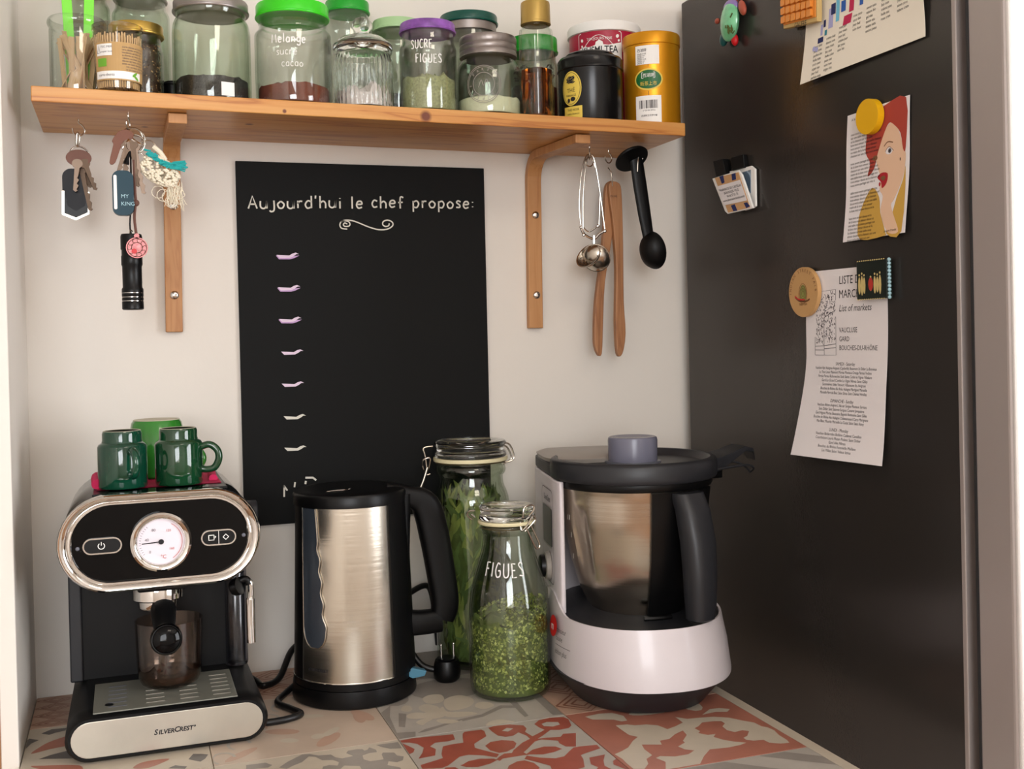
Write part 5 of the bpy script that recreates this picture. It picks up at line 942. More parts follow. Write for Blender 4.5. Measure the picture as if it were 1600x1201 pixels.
# base: rounded bar in front, tray body behind
rings = []
for y, e in ((fy, -.003), (fy+.004, 0), (fy+.03, 0), (-.02, -.002)): rings.append([(u, y, v) for u, v in stad(BX, .0255, .1045+e, .0245+e)])
obj('base', W(MB().loft(rings)), 'blackm', cm)
mb = MB().prism(stad(BX, .0255, .0985, .0190), lambda u, v, d: (u, fy-d, v), 0, .0012); obj('front_plate', W(mb), 'steelp', cm, smo=False, bev=.0004, label='brushed steel front plate')
mb = MB(); tfn = lambda u, v, d: (u-X0, fy-.0014-d-Y0, v); text_into(mb, 'S', tfn, .0080, -.1880, .0225, 'LEFT', .0002, shear=.2, off=.0002); text_into(mb, 'ILVER', tfn, .0066, -.1833, .0225, 'LEFT', .0002, shear=.2, off=.0002); text_into(mb, 'C', tfn, .0080, -.1676, .0228, 'LEFT', .0002, shear=.2, off=.0002); text_into(mb, 'REST°', tfn, .0066, -.1622, .0229, 'LEFT', .0002, shear=.2, off=.0002); obj('lettering', mb, 'ink', cm, smo=False, fix=False)
mb = MB().box(-.2485, -.0995, -.2560, -.1500, .0496, .0512); pl_ = obj('drip_plate', W(mb), 'plate', cm, smo=False, bev=.0004, label='grey metal drip plate')
for gx in (-.1150, -.1495, -.1850, -.2240):
    for k in range(6):
        m2 = MB().box(gx-.0095, gx+.0095, -.2420+k*.0145, -.2402+k*.0145, .0513, .0516); obj('slot', W(m2), 'steelp' if gx > -.2 else 'grey', pl_, smo=False)
obj('finger_hole', W(MB().lathe([(0, .0513), (.0045, .0513), (.0045, .0517), (0, .0517)], 16, cx=-.2325, cy=-.2330)), 'black', pl_)
# column
mb = MB().box(-.2745, -.0735, -.118, -.012, .046, .190); obj('column', W(mb), 'blackm', cm, smo=False, bev=.003)
obj('side_trim', W(MB().box(-.2760, -.2620, -.1235, -.10, .048, .190)), 'dkgrey', cm, smo=False, bev=.002)
mb = MB().lathe(jar_prof([(.012, 0), (.013, .001), (.013, .125), (.012, .127)], .0012), 32).move((-.0880, -.1270, .050)); obj('water_tank', W(mb), 'tank', cm)
# head
HX, HZc = -.1752, .2300; hy = -.262
rings = []
for y, hw_, hh_ in ((hy+.004, .0985, .0480), (hy+.012, .1025, .0505), (-.030, .1010, .0500), (-.016, .0965, .0455)): rings.append([(u, y, v) for u, v in stad(HX, HZc, hw_, hh_, 18)])
obj('head_housing', W(MB().loft(rings)), 'gloss', cm)
prof = [(.1035, .0515, -.258), (.1040, .0520, -.262), (.1028, .0508, -.2665), (.1005, .0487, -.2685), (.0975, .0462, -.2680), (.0952, .0442, -.2660), (.0943, .0434, -.2645), (.0930, .0424, -.2655), (.0910, .0410, -.2655), (.0898, .0402, -.2640), (.0898, .0402, -.2600)]
mb = MB(); R_ = [[(u, y, v) for u, v in stad(HX, HZc, a, b, 20)] for a, b, y in prof]; mb.loft(R_, cap=False); obj('chrome_rim', W(mb), 'chrome', cm, label='wide polished chrome rim around the front')
obj('front_glass', W(MB().prism(stad(HX, HZc, .0900, .0404, 20), lambda u, v, d: (u, hy+.002-d, v), 0, .0022)), 'gloss', cm, smo=False, label='gloss black control panel')
gz = .2283
mb = MB().lathe([(.0310, 0), (.0318, .0030), (.0312, .0062), (.0290, .0078), (.0265, .0074), (.0242, .0055), (.0236, .0035), (.0236, .0020)], 64).xf(Matrix.Translation((-.1757, -.2622, gz)) @ Matrix.Rotation(pi/2, 4, 'X')); gg = obj('gauge_rim', W(mb), 'chrome', cm)
mb = MB().lathe([(0, 0), (.0238, 0), (.0238, .0030), (0, .0030)], 48).xf(Matrix.Translation((-.1757, -.2622, gz)) @ Matrix.Rotation(pi/2, 4, 'X')); dl = obj('gauge_dial', W(mb), 'dial', cm, smo=False)
gf = lambda u, v, d: (-.1757+u-X0, -.2660-d-Y0, gz+v)
mb = MB(); stroke(mb, [(0, 0), (-.0195, -.001)], .0011, gf, .0006, sub=0); flat(mb, disc(0, 0, .0029, 16), gf, .0008); obj('needle', mb, 'ink', dl, smo=False, fix=False)
mb = MB()
for t, u, v in (('0', -.0125, -.0115), ('40', -.0165, .0015), ('80', -.0095, .0115)): text_into(mb, t, gf, .0042, u, v, 'LEFT', .0003)
for k in range(13): a = math.radians(215-k*7); stroke(mb, [(.0205*math.cos(a), .0205*math.sin(a)), (.0225*math.cos(a), .0225*math.sin(a))], .0004, gf, .0003, sub=0)
obj('dial_print', mb, 'greyink', dl, smo=False, fix=False)
mb = MB(); text_into(mb, '°C', gf, .0055, -.001, -.0178, 'LEFT', .0003); text_into(mb, '120', gf, .0036, .005, .0105, 'LEFT', .0003); text_into(mb, '160', gf, .0036, .008, -.009, 'LEFT', .0003); stroke(mb, [(.0215*math.cos(a), .0215*math.sin(a)) for a in [math.radians(60-k*9) for k in range(14)]], .0005, gf, .0003); obj('dial_print', mb, 'figred', dl, smo=False, fix=False, label='red temperature figures')
hf = lambda u, v, d: (u, hy-.0002-d, v)
for (cx, cz, hw_, two) in ((-.2345, .2283, .0195, 0), (-.1160, .2278, .0185, 1)):
    mb = MB(); o_ = stad(cx, cz, hw_, .0085, 10); i_ = stad(cx, cz, hw_-.0014, .0071, 10)
    mb.loft([[hf(u, v, 0) for u, v in o_], [hf(u, v, .002) for u, v in o_], [hf(u, v, .002) for u, v in i_], [hf(u, v, .0005) for u, v in i_]], cap=False); bt = obj('button_frame', W(mb), 'chrome', cm, smo=False)
    obj('button', W(MB().prism(stad(cx, cz, hw_-.0014, .0070, 10), hf, 0, .0014)), 'black', cm, smo=False)
    mb = MB(); q = lambda u, v, d: hf(u, v, .0016+d)
    if two:
        stroke(mb, [(cx, cz-.007), (cx, cz+.007)], .0005, q, 0, sub=0); stroke(mb, [(cx-.0105, cz+.0028), (cx-.0105, cz-.0025), (cx-.005, cz-.0025), (cx-.005, cz+.0028)], .0009, q, 0, sub=0, closed=True); stroke(mb, [(cx-.005, cz+.0015), (cx-.003, cz+.001), (cx-.005, cz-.001)], .0007, q, 0)
        stroke(mb, [(cx+.0045, cz), (cx+.0075, cz+.003), (cx+.0105, cz), (cx+.0075, cz-.0028)], .0009, q, 0, sub=0, closed=True)
    else: stroke(mb, [(cx-.001+.0032*math.cos(a), cz+.0032*math.sin(a)) for a in [pi/2+.6+k*(2*pi-1.2)/12 for k in range(13)]], .0008, q, 0); stroke(mb, [(cx-.001, cz+.0005), (cx-.001, cz+.0042)], .0008, q, 0, sub=0)
    obj('button_symbol', W(mb), 'white', bt, smo=False, fix=False)
for cx in (-.2590, -.0895): obj('indicator_lamp', W(MB().ball((cx, hy-.0006, .2270+.001*(cx > -.2)), (.0022, .0012, .0022), 12, 8)), 'grey', cm)
obj('steam_dial', W(MB().lathe([(0, 0), (.0145, 0), (.0150, .001), (.0150, .0130), (.0135, .0145), (0, .0145)], 32, fn=lambda r, z, a: r*(1+.03*math.cos(a*14)) if r > .014 else r).xf(Matrix.Translation((-.0760, -.140, .2330)) @ Matrix.Rotation(pi/2, 4, 'Y'))), 'dkgrey', cm)
# cup rest on top: perforated tray in pinkish red
tz = HZc+.0492
obj('cup_rest', W(MB().box(-.2440, -.1040, -.2440, -.0500, tz-.002, tz+.0012)), 'black', cm, smo=False, bev=.001)
# brewing group
mb = MB().lathe([(0, .012), (.0270, .012), (.0275, .010), (.0275, -.003), (.0260, -.0045), (0, -.0045)], 40).move((-.1790, -.205, .160)); obj('brew_group', W(mb), 'chrome', cm)
mb = MB().lathe([(0, .000), (.0215, .000), (.0215, -.0080), (.0200, -.0100), (0, -.0100)], 40).move((-.1790, -.205, .1555)); pf_ = obj('portafilter', W(mb), 'chrome', cm)
obj('under_cover', W(MB().box(-.2010, -.1500, -.246, -.170, .171, .183)), 'black', cm, smo=False, bev=.003)
rings = []
for y, z, r, rz in ((-.222, .151, .0115, .008), (-.235, .149, .0135, .0105), (-.250, .142, .0125, .0115), (-.262, .137, .0110, .0110), (-.272, .131, .0115, .0115)): rings.append([(-.1745+r*math.cos(a), y+.25*rz*math.sin(a), z+rz*math.sin(a)) for a in [2*pi*k/24 for k in range(24)]])
obj('portafilter_handle', W(MB().loft(rings)), 'blackm', cm)
mb = MB().lathe([(0, 0), (.0145, 0), (.0165, .003), (.0165, .0120), (.0150, .0150), (.0142, .0150), (.0138, .0142), (.0110, .0160), (.006, .0172), (0, .0176)], 40).xf(Matrix.Translation((-.1733, -.270, .1260)) @ Matrix.Rotation(pi/2-.15, 4, 'X')); obj('handle_knob', W(mb), 'gloss', cm)
# steam wand
pw_ = lambda px, py, y=-.205: at(px, py, y)
mb = MB().lathe([(0, 0), (.0085, 0), (.010, .003), (.010, .010), (0, .012)], 20).xf(Matrix.Translation(pw_(364, 918)) @ Matrix.Rotation(1.2, 4, 'Y') @ Matrix.Rotation(.6, 4, 'X')); mb.tube([pw_(366, 916), pw_(376, 906), pw_(385, 905), pw_(389, 912)], .0042, 10, sub=4); obj('wand_joint', W(mb), 'black', cm)
mb = MB(); mb.tube([pw_(380, 904), pw_(390, 909), pw_(392, 920), pw_(391, 938)], .0036, 12, sub=5); wd = obj('steam_wand', W(mb), 'chrome', cm)
mb = MB(); mb.tube([pw_(391, 935), pw_(393, 1003)], .0050, 16); mb.tube([pw_(391, 933), pw_(391, 936)], .0042, 12); obj('wand_sleeve', W(mb), 'chrome', cm)
for sx in (-.25, -.095):
    for sy in (-.22, -.04): obj('foot', W(MB().lathe([(0, 0), (.009, 0), (.010, .003), (0, .003)], 16).move((sx, sy, 0))), 'black', cm)
mb = MB(); mb.tube([(-.078, -.035, .014), (-.060, -.06, .006), (-.052, -.080, .0045), (-.030, -.060, .006), (-.010, -.030, .030), (.010, -.018, .040)], .0042, 10, sub=6); obj('power_cord', W(mb), 'cordblack', cm)
# glass cup under the spout
gc = thing('coffee_glass', 'clear glass cup with a dash of coffee standing on the drip plate', 'glass', (-.1675, -.1830, .0518))
o = [(.027, 0)]+arc(.0265, .006, .006, -pi/2, 0, 4)+[(.0345, .013), (.0355, .030), (.0378, .0740)]; o = [(.020, 0), (.0265, .001), (.0315, .0045), (.0345, .012), (.0357, .022), (.0362, .040), (.0372, .0745)]
obj('glass_body', MB().lathe(jar_prof(o, .0018, .005), 56), 'smoke', gc); obj('coffee', MB().lathe([(0, .0054), (.026, .0054), (.0320, .0120), (.0330, .0150), (0, .0150)], 40), mat('coffee_dregs', (66, 36, 14), .1, trans=.3), gc)
# cloth under the cups
clm = MB(); rn = random.Random(4); n = 14
vs = [(-.2400+.132*i/n, -.2150+.14*j/n, tz+.0018+.0004*noise.noise((i*.6, j*.6, 0))+.0003) for j in range(n+1) for i in range(n+1)]; vb = [(x, y, tz+.0014) for x, y, z in vs]
clm.add(vs+vb, [(j*(n+1)+i, j*(n+1)+i+1, (j+1)*(n+1)+i+1, (j+1)*(n+1)+i) for j in range(n) for i in range(n)]+[((n+1)**2+j*(n+1)+i, (n+1)**2+(j+1)*(n+1)+i, (n+1)**2+(j+1)*(n+1)+i+1, (n+1)**2+j*(n+1)+i+1) for j in range(n) for i in range(n)])
tag(obj('cloth', clm, 'pink'), 'folded magenta cloth under the green cups on the coffee machine', 'cloth'); cz_ = tz+.0030
clm2 = MB().tube([(-.2400, -.205, cz_+.004), (-.2410, -.17, cz_+.008), (-.2390, -.13, cz_+.004)], .0055, 10, sub=4); 
o = obj('folded_edge', clm2, 'pink', bpy.data.objects['cloth']); clm3 = MB().tube([(-.1150, -.19, cz_+.001), (-.1140, -.15, cz_+.002)], .0050, 10, sub=3); obj('folded_edge', clm3, 'pink', bpy.data.objects['cloth'])
def mug(name, label, x, y, m, hdir, R=.0262, H=.062, grp=None):
    t = thing(name, label, 'cup', (x, y, cz_), group=grp)
    o = [(R-.001, 0), (R, .002), (R, .045), (R-.0012, .0475), (R-.0045, .0495), (R-.0052, .052), (R-.0052, .0595), (R-.0062, H)]
    i_ = [(R-.0082, H), (R-.0088, H-.002), (R-.0088, H-.0035), (R-.0115, H-.0048), (0, H-.0048)]
    mb = MB().lathe([(0, .0)]+[(R-.004, 0)]+o+i_, 56); obj('cup_body', mb, m, t)
    obj('foot_ring', MB().lathe([(R-.0062, H-.0002), (R-.0070, H+.0004), (R-.0082, H-.0002)], 48), 'foot', t, label='unglazed pale foot ring of the upturned cup')
    c, s_ = math.cos(hdir), math.sin(hdir); pts = [(R-.002, .040), (R+.008, .0425), (R+.0165, .036), (R+.0180, .026), (R+.013, .0165), (R+.004, .0145), (R-.002, .016)]
    obj('handle', MB().tube([(p[0]*c, p[0]*s_, p[1]) for p in pts], .0040, 12, sub=5), m, t); return t
mug('coffee_cup', 'dark green glazed cup turned upside down, left one on the coffee machine', -.2125, -.2060, 'cupgreen', math.radians(-72))
mug('coffee_cup', 'dark green glazed upturned cup with its handle to the right', -.1530, -.2060, 'cupgreen2', math.radians(-12), R=.0258)
t = thing('coffee_cup', 'bright green upturned cup behind the two dark green cups', 'cup', (-.1735, -.1120, cz_))
obj('cup_body', MB().lathe([(0, 0), (.037, 0), (.0390, .002), (.0385, .010), (.0290, .0630), (.0270, .0660), (.0245, .0665), (.0240, .0640), (0, .0640)], 56), 'cupbright', t)
obj('foot_ring', MB().lathe([(.0268, .0662), (.0260, .0670), (.0245, .0667)], 48), 'foot', t); obj('handle', MB().tube([(.030, -.022, .036), (.042, -.034, .034), (.050, -.040, .022), (.044, -.036, .010), (.034, -.026, .006)], .0042, 12, sub=5), 'cupbright', t)

# ================================================================== kettle
kt = thing('kettle', 'brushed steel electric kettle with black handle and water window', 'kettle', (.0540, -.1320, 0))
KH = math.radians(-4)                                  # handle direction
def taper(z): return .0735-.0065*max(0, z-.02)/.22
obj('power_base', MB().lathe([(0, 0), (.0735, 0), (.0765, .002), (.0770, .004), (.0755, .0215), (0, .0215)], 72), 'black', kt)
obj('body_ring', MB().lathe([(.0705, .0218), (.0745, .0222), (.0748, .0300), (.0735, .0310), (0, .0310)], 72), 'black', kt)
obj('steel_body', MB().lathe([(taper(z)-.0, z) for z in (.0305, .08, .13, .18, .2380)]+[(.05, .238)], 96), 'steel', kt, label='brushed steel body')
obj('steel_line', MB().lathe([(.0742, .0300), (.0746, .0306), (.0742, .0312)], 72), 'chrome', kt)
lm = MB().lathe([(.0672, .2375), (.0702, .2385), (.0706, .2500), (.0690, .2530), (.0640, .2550), (.055, .2560), (0, .2565)], 72); obj('lid', lm, 'black', kt)
mb = MB(); mb.tube([(-.045, -.030, .2528), (-.030, -.036, .2565), (-.012, -.034, .2565), (-.004, -.026, .2565)], .0007, 6, sub=4); obj('lid_groove', mb, 'chrome', kt)
# spout strip on the left, rear strip under the handle
def shell(a_lo, a_hi, z0, z1, off, m, name, n=16, nz=16, fnw=None):
    mb = MB(); rows = []
    for j in range(nz+1):
        z = z0+(z1-z0)*j/nz; lo, hi = (a_lo, a_hi) if not fnw else fnw(z, j/nz)
        rows.append([((taper(z)+off)*math.cos(lo+(hi-lo)*i/n), (taper(z)+off)*math.sin(lo+(hi-lo)*i/n), z) for i in range(n+1)]+[((taper(z)-.003)*math.cos(hi+(lo-hi)*i/n), (taper(z)-.003)*math.sin(hi+(lo-hi)*i/n), z) for i in range(n+1)])
    mb.loft(rows); return obj(name, mb, m, kt)
fk = facing(kt.location.x, kt.location.y)
def ang(px, z=.15, off=0):                              # angle on the body that the photo shows at this column
    best = None
    for k in range(-600, 601):
        a = fk+k*pi/1200; p = Vector((kt.location.x+(taper(z)+off)*math.cos(a), kt.location.y+(taper(z)+off)*math.sin(a), z))-Vector((CX, CY, CZ))
        q = 800+FPX*p.dot(RT)/p.dot(FW); e = abs(q-px)
        if best is None or e < best[0]: best = (e, a)
    return best[1]
shell(fk-1.75, ang(474), .031, .2385, .0008, 'blackm', 'spout_strip')
def wav(z, t):
    px = 474+3*(1-t); r = 493+17*(1-t)+(1.6*math.cos(t*40) if .1 < t < .75 else 0)+4*max(0, .25-t)*4
    return ang(px, z), ang(r, z)
mb = MB(); rows = []; zs = [.0720+.1655*j/40 for j in range(41)]
for j, z in enumerate(zs):
    lo, hi = wav(z, j/40); 
    if j < 6: mid = (lo+hi)/2; f = math.sqrt(1-((6-j)/6.3)**2); lo, hi = mid+(lo-mid)*f, mid+(hi-mid)*f
    rows.append([((taper(z)+.0016)*math.cos(lo+(hi-lo)*i/8), (taper(z)+.0016)*math.sin(lo+(hi-lo)*i/8), z) for i in range(9)]+[((taper(z)-.002)*math.cos(hi+(lo-hi)*i/8), (taper(z)-.002)*math.sin(hi+(lo-hi)*i/8), z) for i in range(9)])
mb.loft(rows); wn = obj('water_window', mb, 'window', kt, label='smoky blue wavy water window')
mb = MB(); pts = [r[8] for r in rows][::-1]+[r[0] for r in rows]; mb.tube([Vector(p)*1.0 for p in pts], .0008, 6); obj('window_rim', mb, 'nickel', wn)
mb = MB()
for k, z in enumerate((.090, .120, .138, .160, .172)): a = ang(486, z); fnk = cyl(taper(z)+.0018, a); text_into(mb, ('0,5', '1,0', '1,2', '1,5', '1,7')[k], fnk, .0045, -.004, z, 'LEFT', .0002)
obj('level_marks', mb, 'ink', wn, smo=False, fix=False)
mb = MB(); fnk = cyl(taper(.045)+.0003, ang(488, .045)); text_into(mb, 'SILVERCREST', fnk, .0050, -.006, .0440, 'LEFT', .0003, off=.0001); obj('lettering', mb, 'ink', kt, smo=False, fix=False)
shell(ang(609), ang(609)+1.0, .0300, .2385, .0030, 'blackm', 'rear_strip')
ko = kt.location
def kr(px, py, y=-.150): p = at(px, py, y); return p-ko
def bar(name, pts, ws, ts, m='blackm'):
    """flattened bar through room points: ws half width in the picture plane, ts half thickness in depth"""
    P_ = smooth([Vector((p.x, 0, p.z)) for p in pts], 5); n = len(P_); rings = []
    for i, p in enumerate(P_):
        f = i/(n-1)*(len(ws)-1); k = min(int(f), len(ws)-2); g = f-k; w_ = ws[k]*(1-g)+ws[k+1]*g; t_ = ts[k]*(1-g)+ts[k+1]*g
        t = (P_[min(i+1, n-1)]-P_[max(i-1, 0)]).normalized(); nn = Vector((t.z, 0, -t.x)); y = pts[0].y+(pts[-1].y-pts[0].y)*i/(n-1)
        rings.append([(p.x+nn.x*w_*math.copysign(abs(math.cos(a))**.6, math.cos(a)), y+t_*math.copysign(abs(math.sin(a))**.6, math.sin(a)), p.z+nn.z*w_*math.copysign(abs(math.cos(a))**.6, math.cos(a))) for a in [2*pi*q/20 for q in range(20)]])
    return obj(name, MB().loft(rings), m, kt)
hb = bar('handle', [kr(600, 766), kr(636, 774), kr(664, 788), kr(678, 835), kr(688, 890), kr(695, 940), kr(690, 966)], [.011, .0125, .0180, .0185, .0178, .0172, .0150], [.012, .013, .014, .014, .0135, .013, .011])
bar('handle_foot', [kr(628, 972), kr(655, 972), kr(688, 968)], [.0165, .0150, .0145], [.012, .0125, .0115])
bar('handle_spine', [kr(622, 770), kr(623, 860), kr(627, 960), kr(632, 1052)], [.0155, .0125, .0120, .0125], [.016, .016, .016, .016])
sw = obj('switch', MB().prism([(p.x, p.z) for p in (kr(622, 1042), kr(636, 1034), kr(658, 1038), kr(655, 1046), kr(636, 1050))], lambda u, v, d: (u, -.040-d, v), -.006, .006), 'bluesw', kt, smo=False, bev=.001, label='translucent blue switch lever')
mb = MB(); fnk = lambda u, v, d: (u, -.0350-d, v); c = kr(634, 1028); stroke(mb, [(c.x-.002, c.z), (c.x, c.z+.005), (c.x+.002, c.z), (c.x, c.z-.001)], .0009, fnk, .0003); stroke(mb, [(kr(635, 1057).x, kr(635, 1057).z), (kr(635, 1064).x, kr(635, 1064).z)], .0012, fnk, .0003, sub=0); obj('switch_mark', mb, 'white', kt, smo=False, fix=False)
mb = MB(); mb.tube([(-.066, .030, .010), (-.085, .010, .0045), (-.098, -.020, .0042), (-.086, -.050, .0042), (-.078, -.072, .0042), (-.096, -.084, .0042), (-.118, -.086, .0042), (-.1245, -.080, .0045)], .0040, 10, sub=6); obj('power_cord', mb, 'cordblack', kt)
# plug and its cable resting behind the kettle
pg = thing('power_plug', 'black two-pin plug standing on the countertop between kettle and tall jar', 'plug', (.1720, -.1380, 0)); po = pg.location
mb = MB().lathe([(0, 0), (.0125, 0), (.0165, .004), (.0175, .012), (.0165, .022), (.0150, .027), (0, .027)], 32); obj('plug_body', mb, 'black', pg)
mb = MB(); mb.lathe([(.0112, .0265), (.0125, .0295), (.0105, .030)], 24); obj('plug_collar', mb, 'blackm', pg)
for dx in (-.0070, .0095):
    q = MB(); q.tube([(dx, 0, .026), (dx, 0, .046)], .0018, 10); q.ball((dx, 0, .046), .0020, 10, 6); obj('pin', q, 'chrome', pg)
mb = MB(); mb.tube([(-.014, .004, .014), (-.032, .012, .022), (-.046, .030, .050), (-.044, .070, .085), (-.020, .100, .094), (.010, .124, .094), (.020, .1290, .060), (.024, .1290, .010)], .0040, 10, sub=6); obj('cable', mb, 'cordblack', pg)

# ================================================================== clip-top jars
def clip(par, R, z, side, s=1.0):
    """wire bail: side +1 clasp lever, -1 hinge"""
    mb = MB(); c, s_ = math.cos(side), math.sin(side); tn = Vector((-s_, c, 0)); rd = Vector((c, s_, 0)); q = lambda r, w_, zz: rd*(R+r)+tn*w_+Vector((0, 0, zz))
    return q
# tall jar
tj = thing('storage_jar', 'tall clip-top jar packed with long dried green leaves, behind the kettle', 'jar', (.2310, -.0700, 0))
R = .0510; o = [(.040, 0)]+arc(R-.009, .009, .009, -pi/2+.1, 0, 5)+[(R, .020), (R, .215)]+[(R-.006*k/6*(k/6), .215+.022*k/6) for k in range(1, 7)]+[(.0435, .243), (.0430, .252), (.0465, .256), (.0475, .260), (.0465, .265), (.0440, .268), (.0440, .272)]
obj('glass_body', MB().lathe(jar_prof(o, .0030, .006), 72), 'gglass', tj)
obj('glass_lid', MB().lathe([(0, .2775), (.040, .2775), (.0480, .2775), (.0490, .280), (.0480, .284), (.0455, .286), (.0462, .291), (.0480, .2935), (.0488, .2965), (.0470, .2990), (.040, .3000), (.030, .2985), (0, .2975)], 64), 'thick', tj)
obj('rubber_seal', MB().lathe([(.0440, .2725), (.0500, .2725), (.0505, .2750), (.0500, .2772), (.0440, .2772), (.0440, .2725)], 64), 'rubber', tj)
rn = random.Random(21); mb = MB()
for k in range(900):
    a = rn.uniform(0, 2*pi); r = .0440*math.sqrt(rn.uniform(.45, 1)); z = rn.uniform(.012, .222)+.016*rn.random(); L = rn.uniform(.022, .040); wd = rn.uniform(.0022, .0042)
    tl = rn.gauss(0, .6); d = Vector((-math.sin(a)*math.sin(tl), math.cos(a)*math.sin(tl), math.cos(tl))).normalized(); c = Vector((r*math.cos(a), r*math.sin(a), z)); nr = Vector((math.cos(a), math.sin(a), 0)); sd = d.cross(nr).normalized()
    P_ = []
    for t, w_ in ((-.5, .1), (-.2, .9), (.15, 1), (.5, .05)):
        p = c+d*(L*t); b = -nr*(abs(t)*L*.15)
        for sgn in (-1, 1):
            v = p+b+sd*(wd*w_*sgn)-nr*(abs(w_)*wd*.3); h = math.hypot(v.x, v.y)
            if h > .0462: v.x *= .0462/h; v.y *= .0462/h
            v.z = max(.0075, min(.243, v.z)); P_.append(v)
    mb.add(P_, [(0, 1, 3, 2), (2, 3, 5, 4), (4, 5, 7, 6)])
half = len(mb.f)//2
m1 = MB(); m1.v = mb.v; m1.f = mb.f[:int(len(mb.f)*.6)]; m2 = MB(); m2.v = mb.v; m2.f = mb.f[int(len(mb.f)*.6):]
def clean(m_):
    used = sorted({i for f in m_.f for i in f}); mp_ = {i: k for k, i in enumerate(used)}; r_ = MB(); r_.v = [m_.v[i] for i in used]; r_.f = [tuple(mp_[i] for i in f) for f in m_.f]; return r_
obj('dried_leaf', clean(m1), 'leafd', tj, kind='stuff', fix=False); obj('dried_leaf', clean(m2), 'herb', tj, kind='stuff', fix=False)
obj('leaf_core', MB().lathe([(0, .008), (.036, .008), (.037, .19), (.025, .205), (0, .2)], 24), 'herbd', tj, kind='stuff')
jo = tj.location
def jr(t, px, py, dy): p = at(px, py, t.location.y+dy); return p-t.location
mb = MB(); mb.tube([jr(tj, 676, 697, -.01), jr(tj, 662, 700, -.01), jr(tj, 664, 712, -.012), jr(tj, 668, 735, -.012), jr(tj, 672, 716, -.016), jr(tj, 662, 718, -.014), jr(tj, 660, 728, -.012), jr(tj, 666, 741, -.012), jr(tj, 672, 740, -.012)], .0011, 8, sub=5); mb.tube([jr(tj, 668, 730, -.016), jr(tj, 662, 750, -.016), jr(tj, 656, 765, -.016)], .0016, 8)
mb.lathe([(.0470, .2700), (.0482, .2705), (.0470, .2712)], 48); obj('wire_clasp', mb, 'nickel', tj)
mb = MB(); mb.tube([jr(tj, 782, 692, -.01), jr(tj, 796, 694, -.01), jr(tj, 803, 715, -.01), jr(tj, 790, 722, -.01), jr(tj, 783, 719, -.01)], .0012, 8, sub=5); mb.tube([jr(tj, 782, 696, .012), jr(tj, 792, 698, .012), jr(tj, 799, 716, .012), jr(tj, 786, 724, .012)], .0012, 8, sub=5); obj('wire_hinge', mb, 'nickel', tj)
# fig-leaf bottle
fb = thing('storage_bottle', 'clip-top glass bottle half full of crumbled green leaves, FIGUES written on it', 'bottle', (.2330, -.2110, 0))
o = [(.036, 0)]+arc(.0410, .008, .008, -pi/2+.1, 0, 5)+[(.0500, .014), (.0500, .090), (.0490, .110), (.0465, .128), (.0420, .146), (.0370, .162), (.0325, .176), (.0305, .186), (.0300, .196), (.0325, .199), (.0335, .203), (.0325, .207), (.0310, .209)]
obj('glass_body', MB().lathe(jar_prof(o, .0026, .005), 72), 'gglass', fb)
obj('rubber_seal', MB().lathe([(.0300, .2092), (.0355, .2092), (.0362, .2112), (.0355, .2132), (.0300, .2132), (.0300, .2092)], 56), 'rubber', fb)
obj('glass_lid', MB().lathe([(0, .2135), (.0330, .2135), (.0350, .2155), (.0340, .2190), (.0325, .2205), (.0330, .2250), (.0345, .2280), (.0335, .2305), (.0290, .2318), (.020, .2306), (0, .2300)], 56), 'thick', fb)
fill(fb, 'leaf_core', .0455, .0060, .092, 'herbd', .016, 15)
hgt = lambda a: .100+.013*math.cos(a-.2)
rn = random.Random(31)
def crumbs(n, m, sd, size):
    rn = random.Random(sd); mb = MB()
    for _ in range(n):
        a = rn.uniform(0, 2*pi)
        if rn.random() < .8: r = rn.uniform(.0452, .0468); z = rn.uniform(.008, hgt(a))
        else: r = .046*math.sqrt(rn.random()); z = (hgt(a)-.100)*r/.046+.100+rn.uniform(-.004, .002)
        if z < .012: r = min(r, .0415)
        c = Vector((r*math.cos(a), r*math.sin(a), z)); s_ = size*rn.uniform(.5, 1.2); nr = Vector((math.cos(a)+rn.gauss(0, .5), math.sin(a)+rn.gauss(0, .5), rn.gauss(0, .5))).normalized(); u = nr.orthogonal().normalized(); v = nr.cross(u); th = rn.uniform(0, 6); u, v = u*math.cos(th)+v*math.sin(th), v*math.cos(th)-u*math.sin(th)
        P_ = [c+u*s_*.5, c+v*s_*.3, c-u*s_*.45+v*s_*.1, c-v*s_*.35]
        for p in P_:
            h = math.hypot(p.x, p.y)
            if h > .0471: p.x *= .0471/h; p.y *= .0471/h
        mb.add(P_, [(0, 1, 2, 3)])
    obj('leaf_crumb', mb, m, fb, kind='stuff', fix=False)
crumbs(2600, 'herb', 1, .0055); crumbs(900, 'herbl', 2, .0050); crumbs(1300, 'herbd', 3, .0050)
hw = MB(); a0 = ang_ = facing(fb.location.x, fb.location.y)
def frad(z):
    T_ = [(.09, .0500), (.110, .0490), (.128, .0465), (.146, .0420), (.162, .0370), (.176, .0325), (.19, .0305)]
    for (za, ra), (zb, rb_) in zip(T_, T_[1:]):
        if z <= zb: return ra+(rb_-ra)*max(0, z-za)/(zb-za)
    return .0305
fn = lambda u, v, d: ((frad(v)+d)*math.cos(a0+u/.044), (frad(v)+d)*math.sin(a0+u/.044), v)
hand(hw, 'FIGUES', fn, -.0330, .1500, .0158, .0016, gap=.16, xs=.88, d=.0008); obj('handwriting', hw, 'white', fb, smo=False, fix=False)
jb = lambda px, py, dy: jr(fb, px, py, dy)
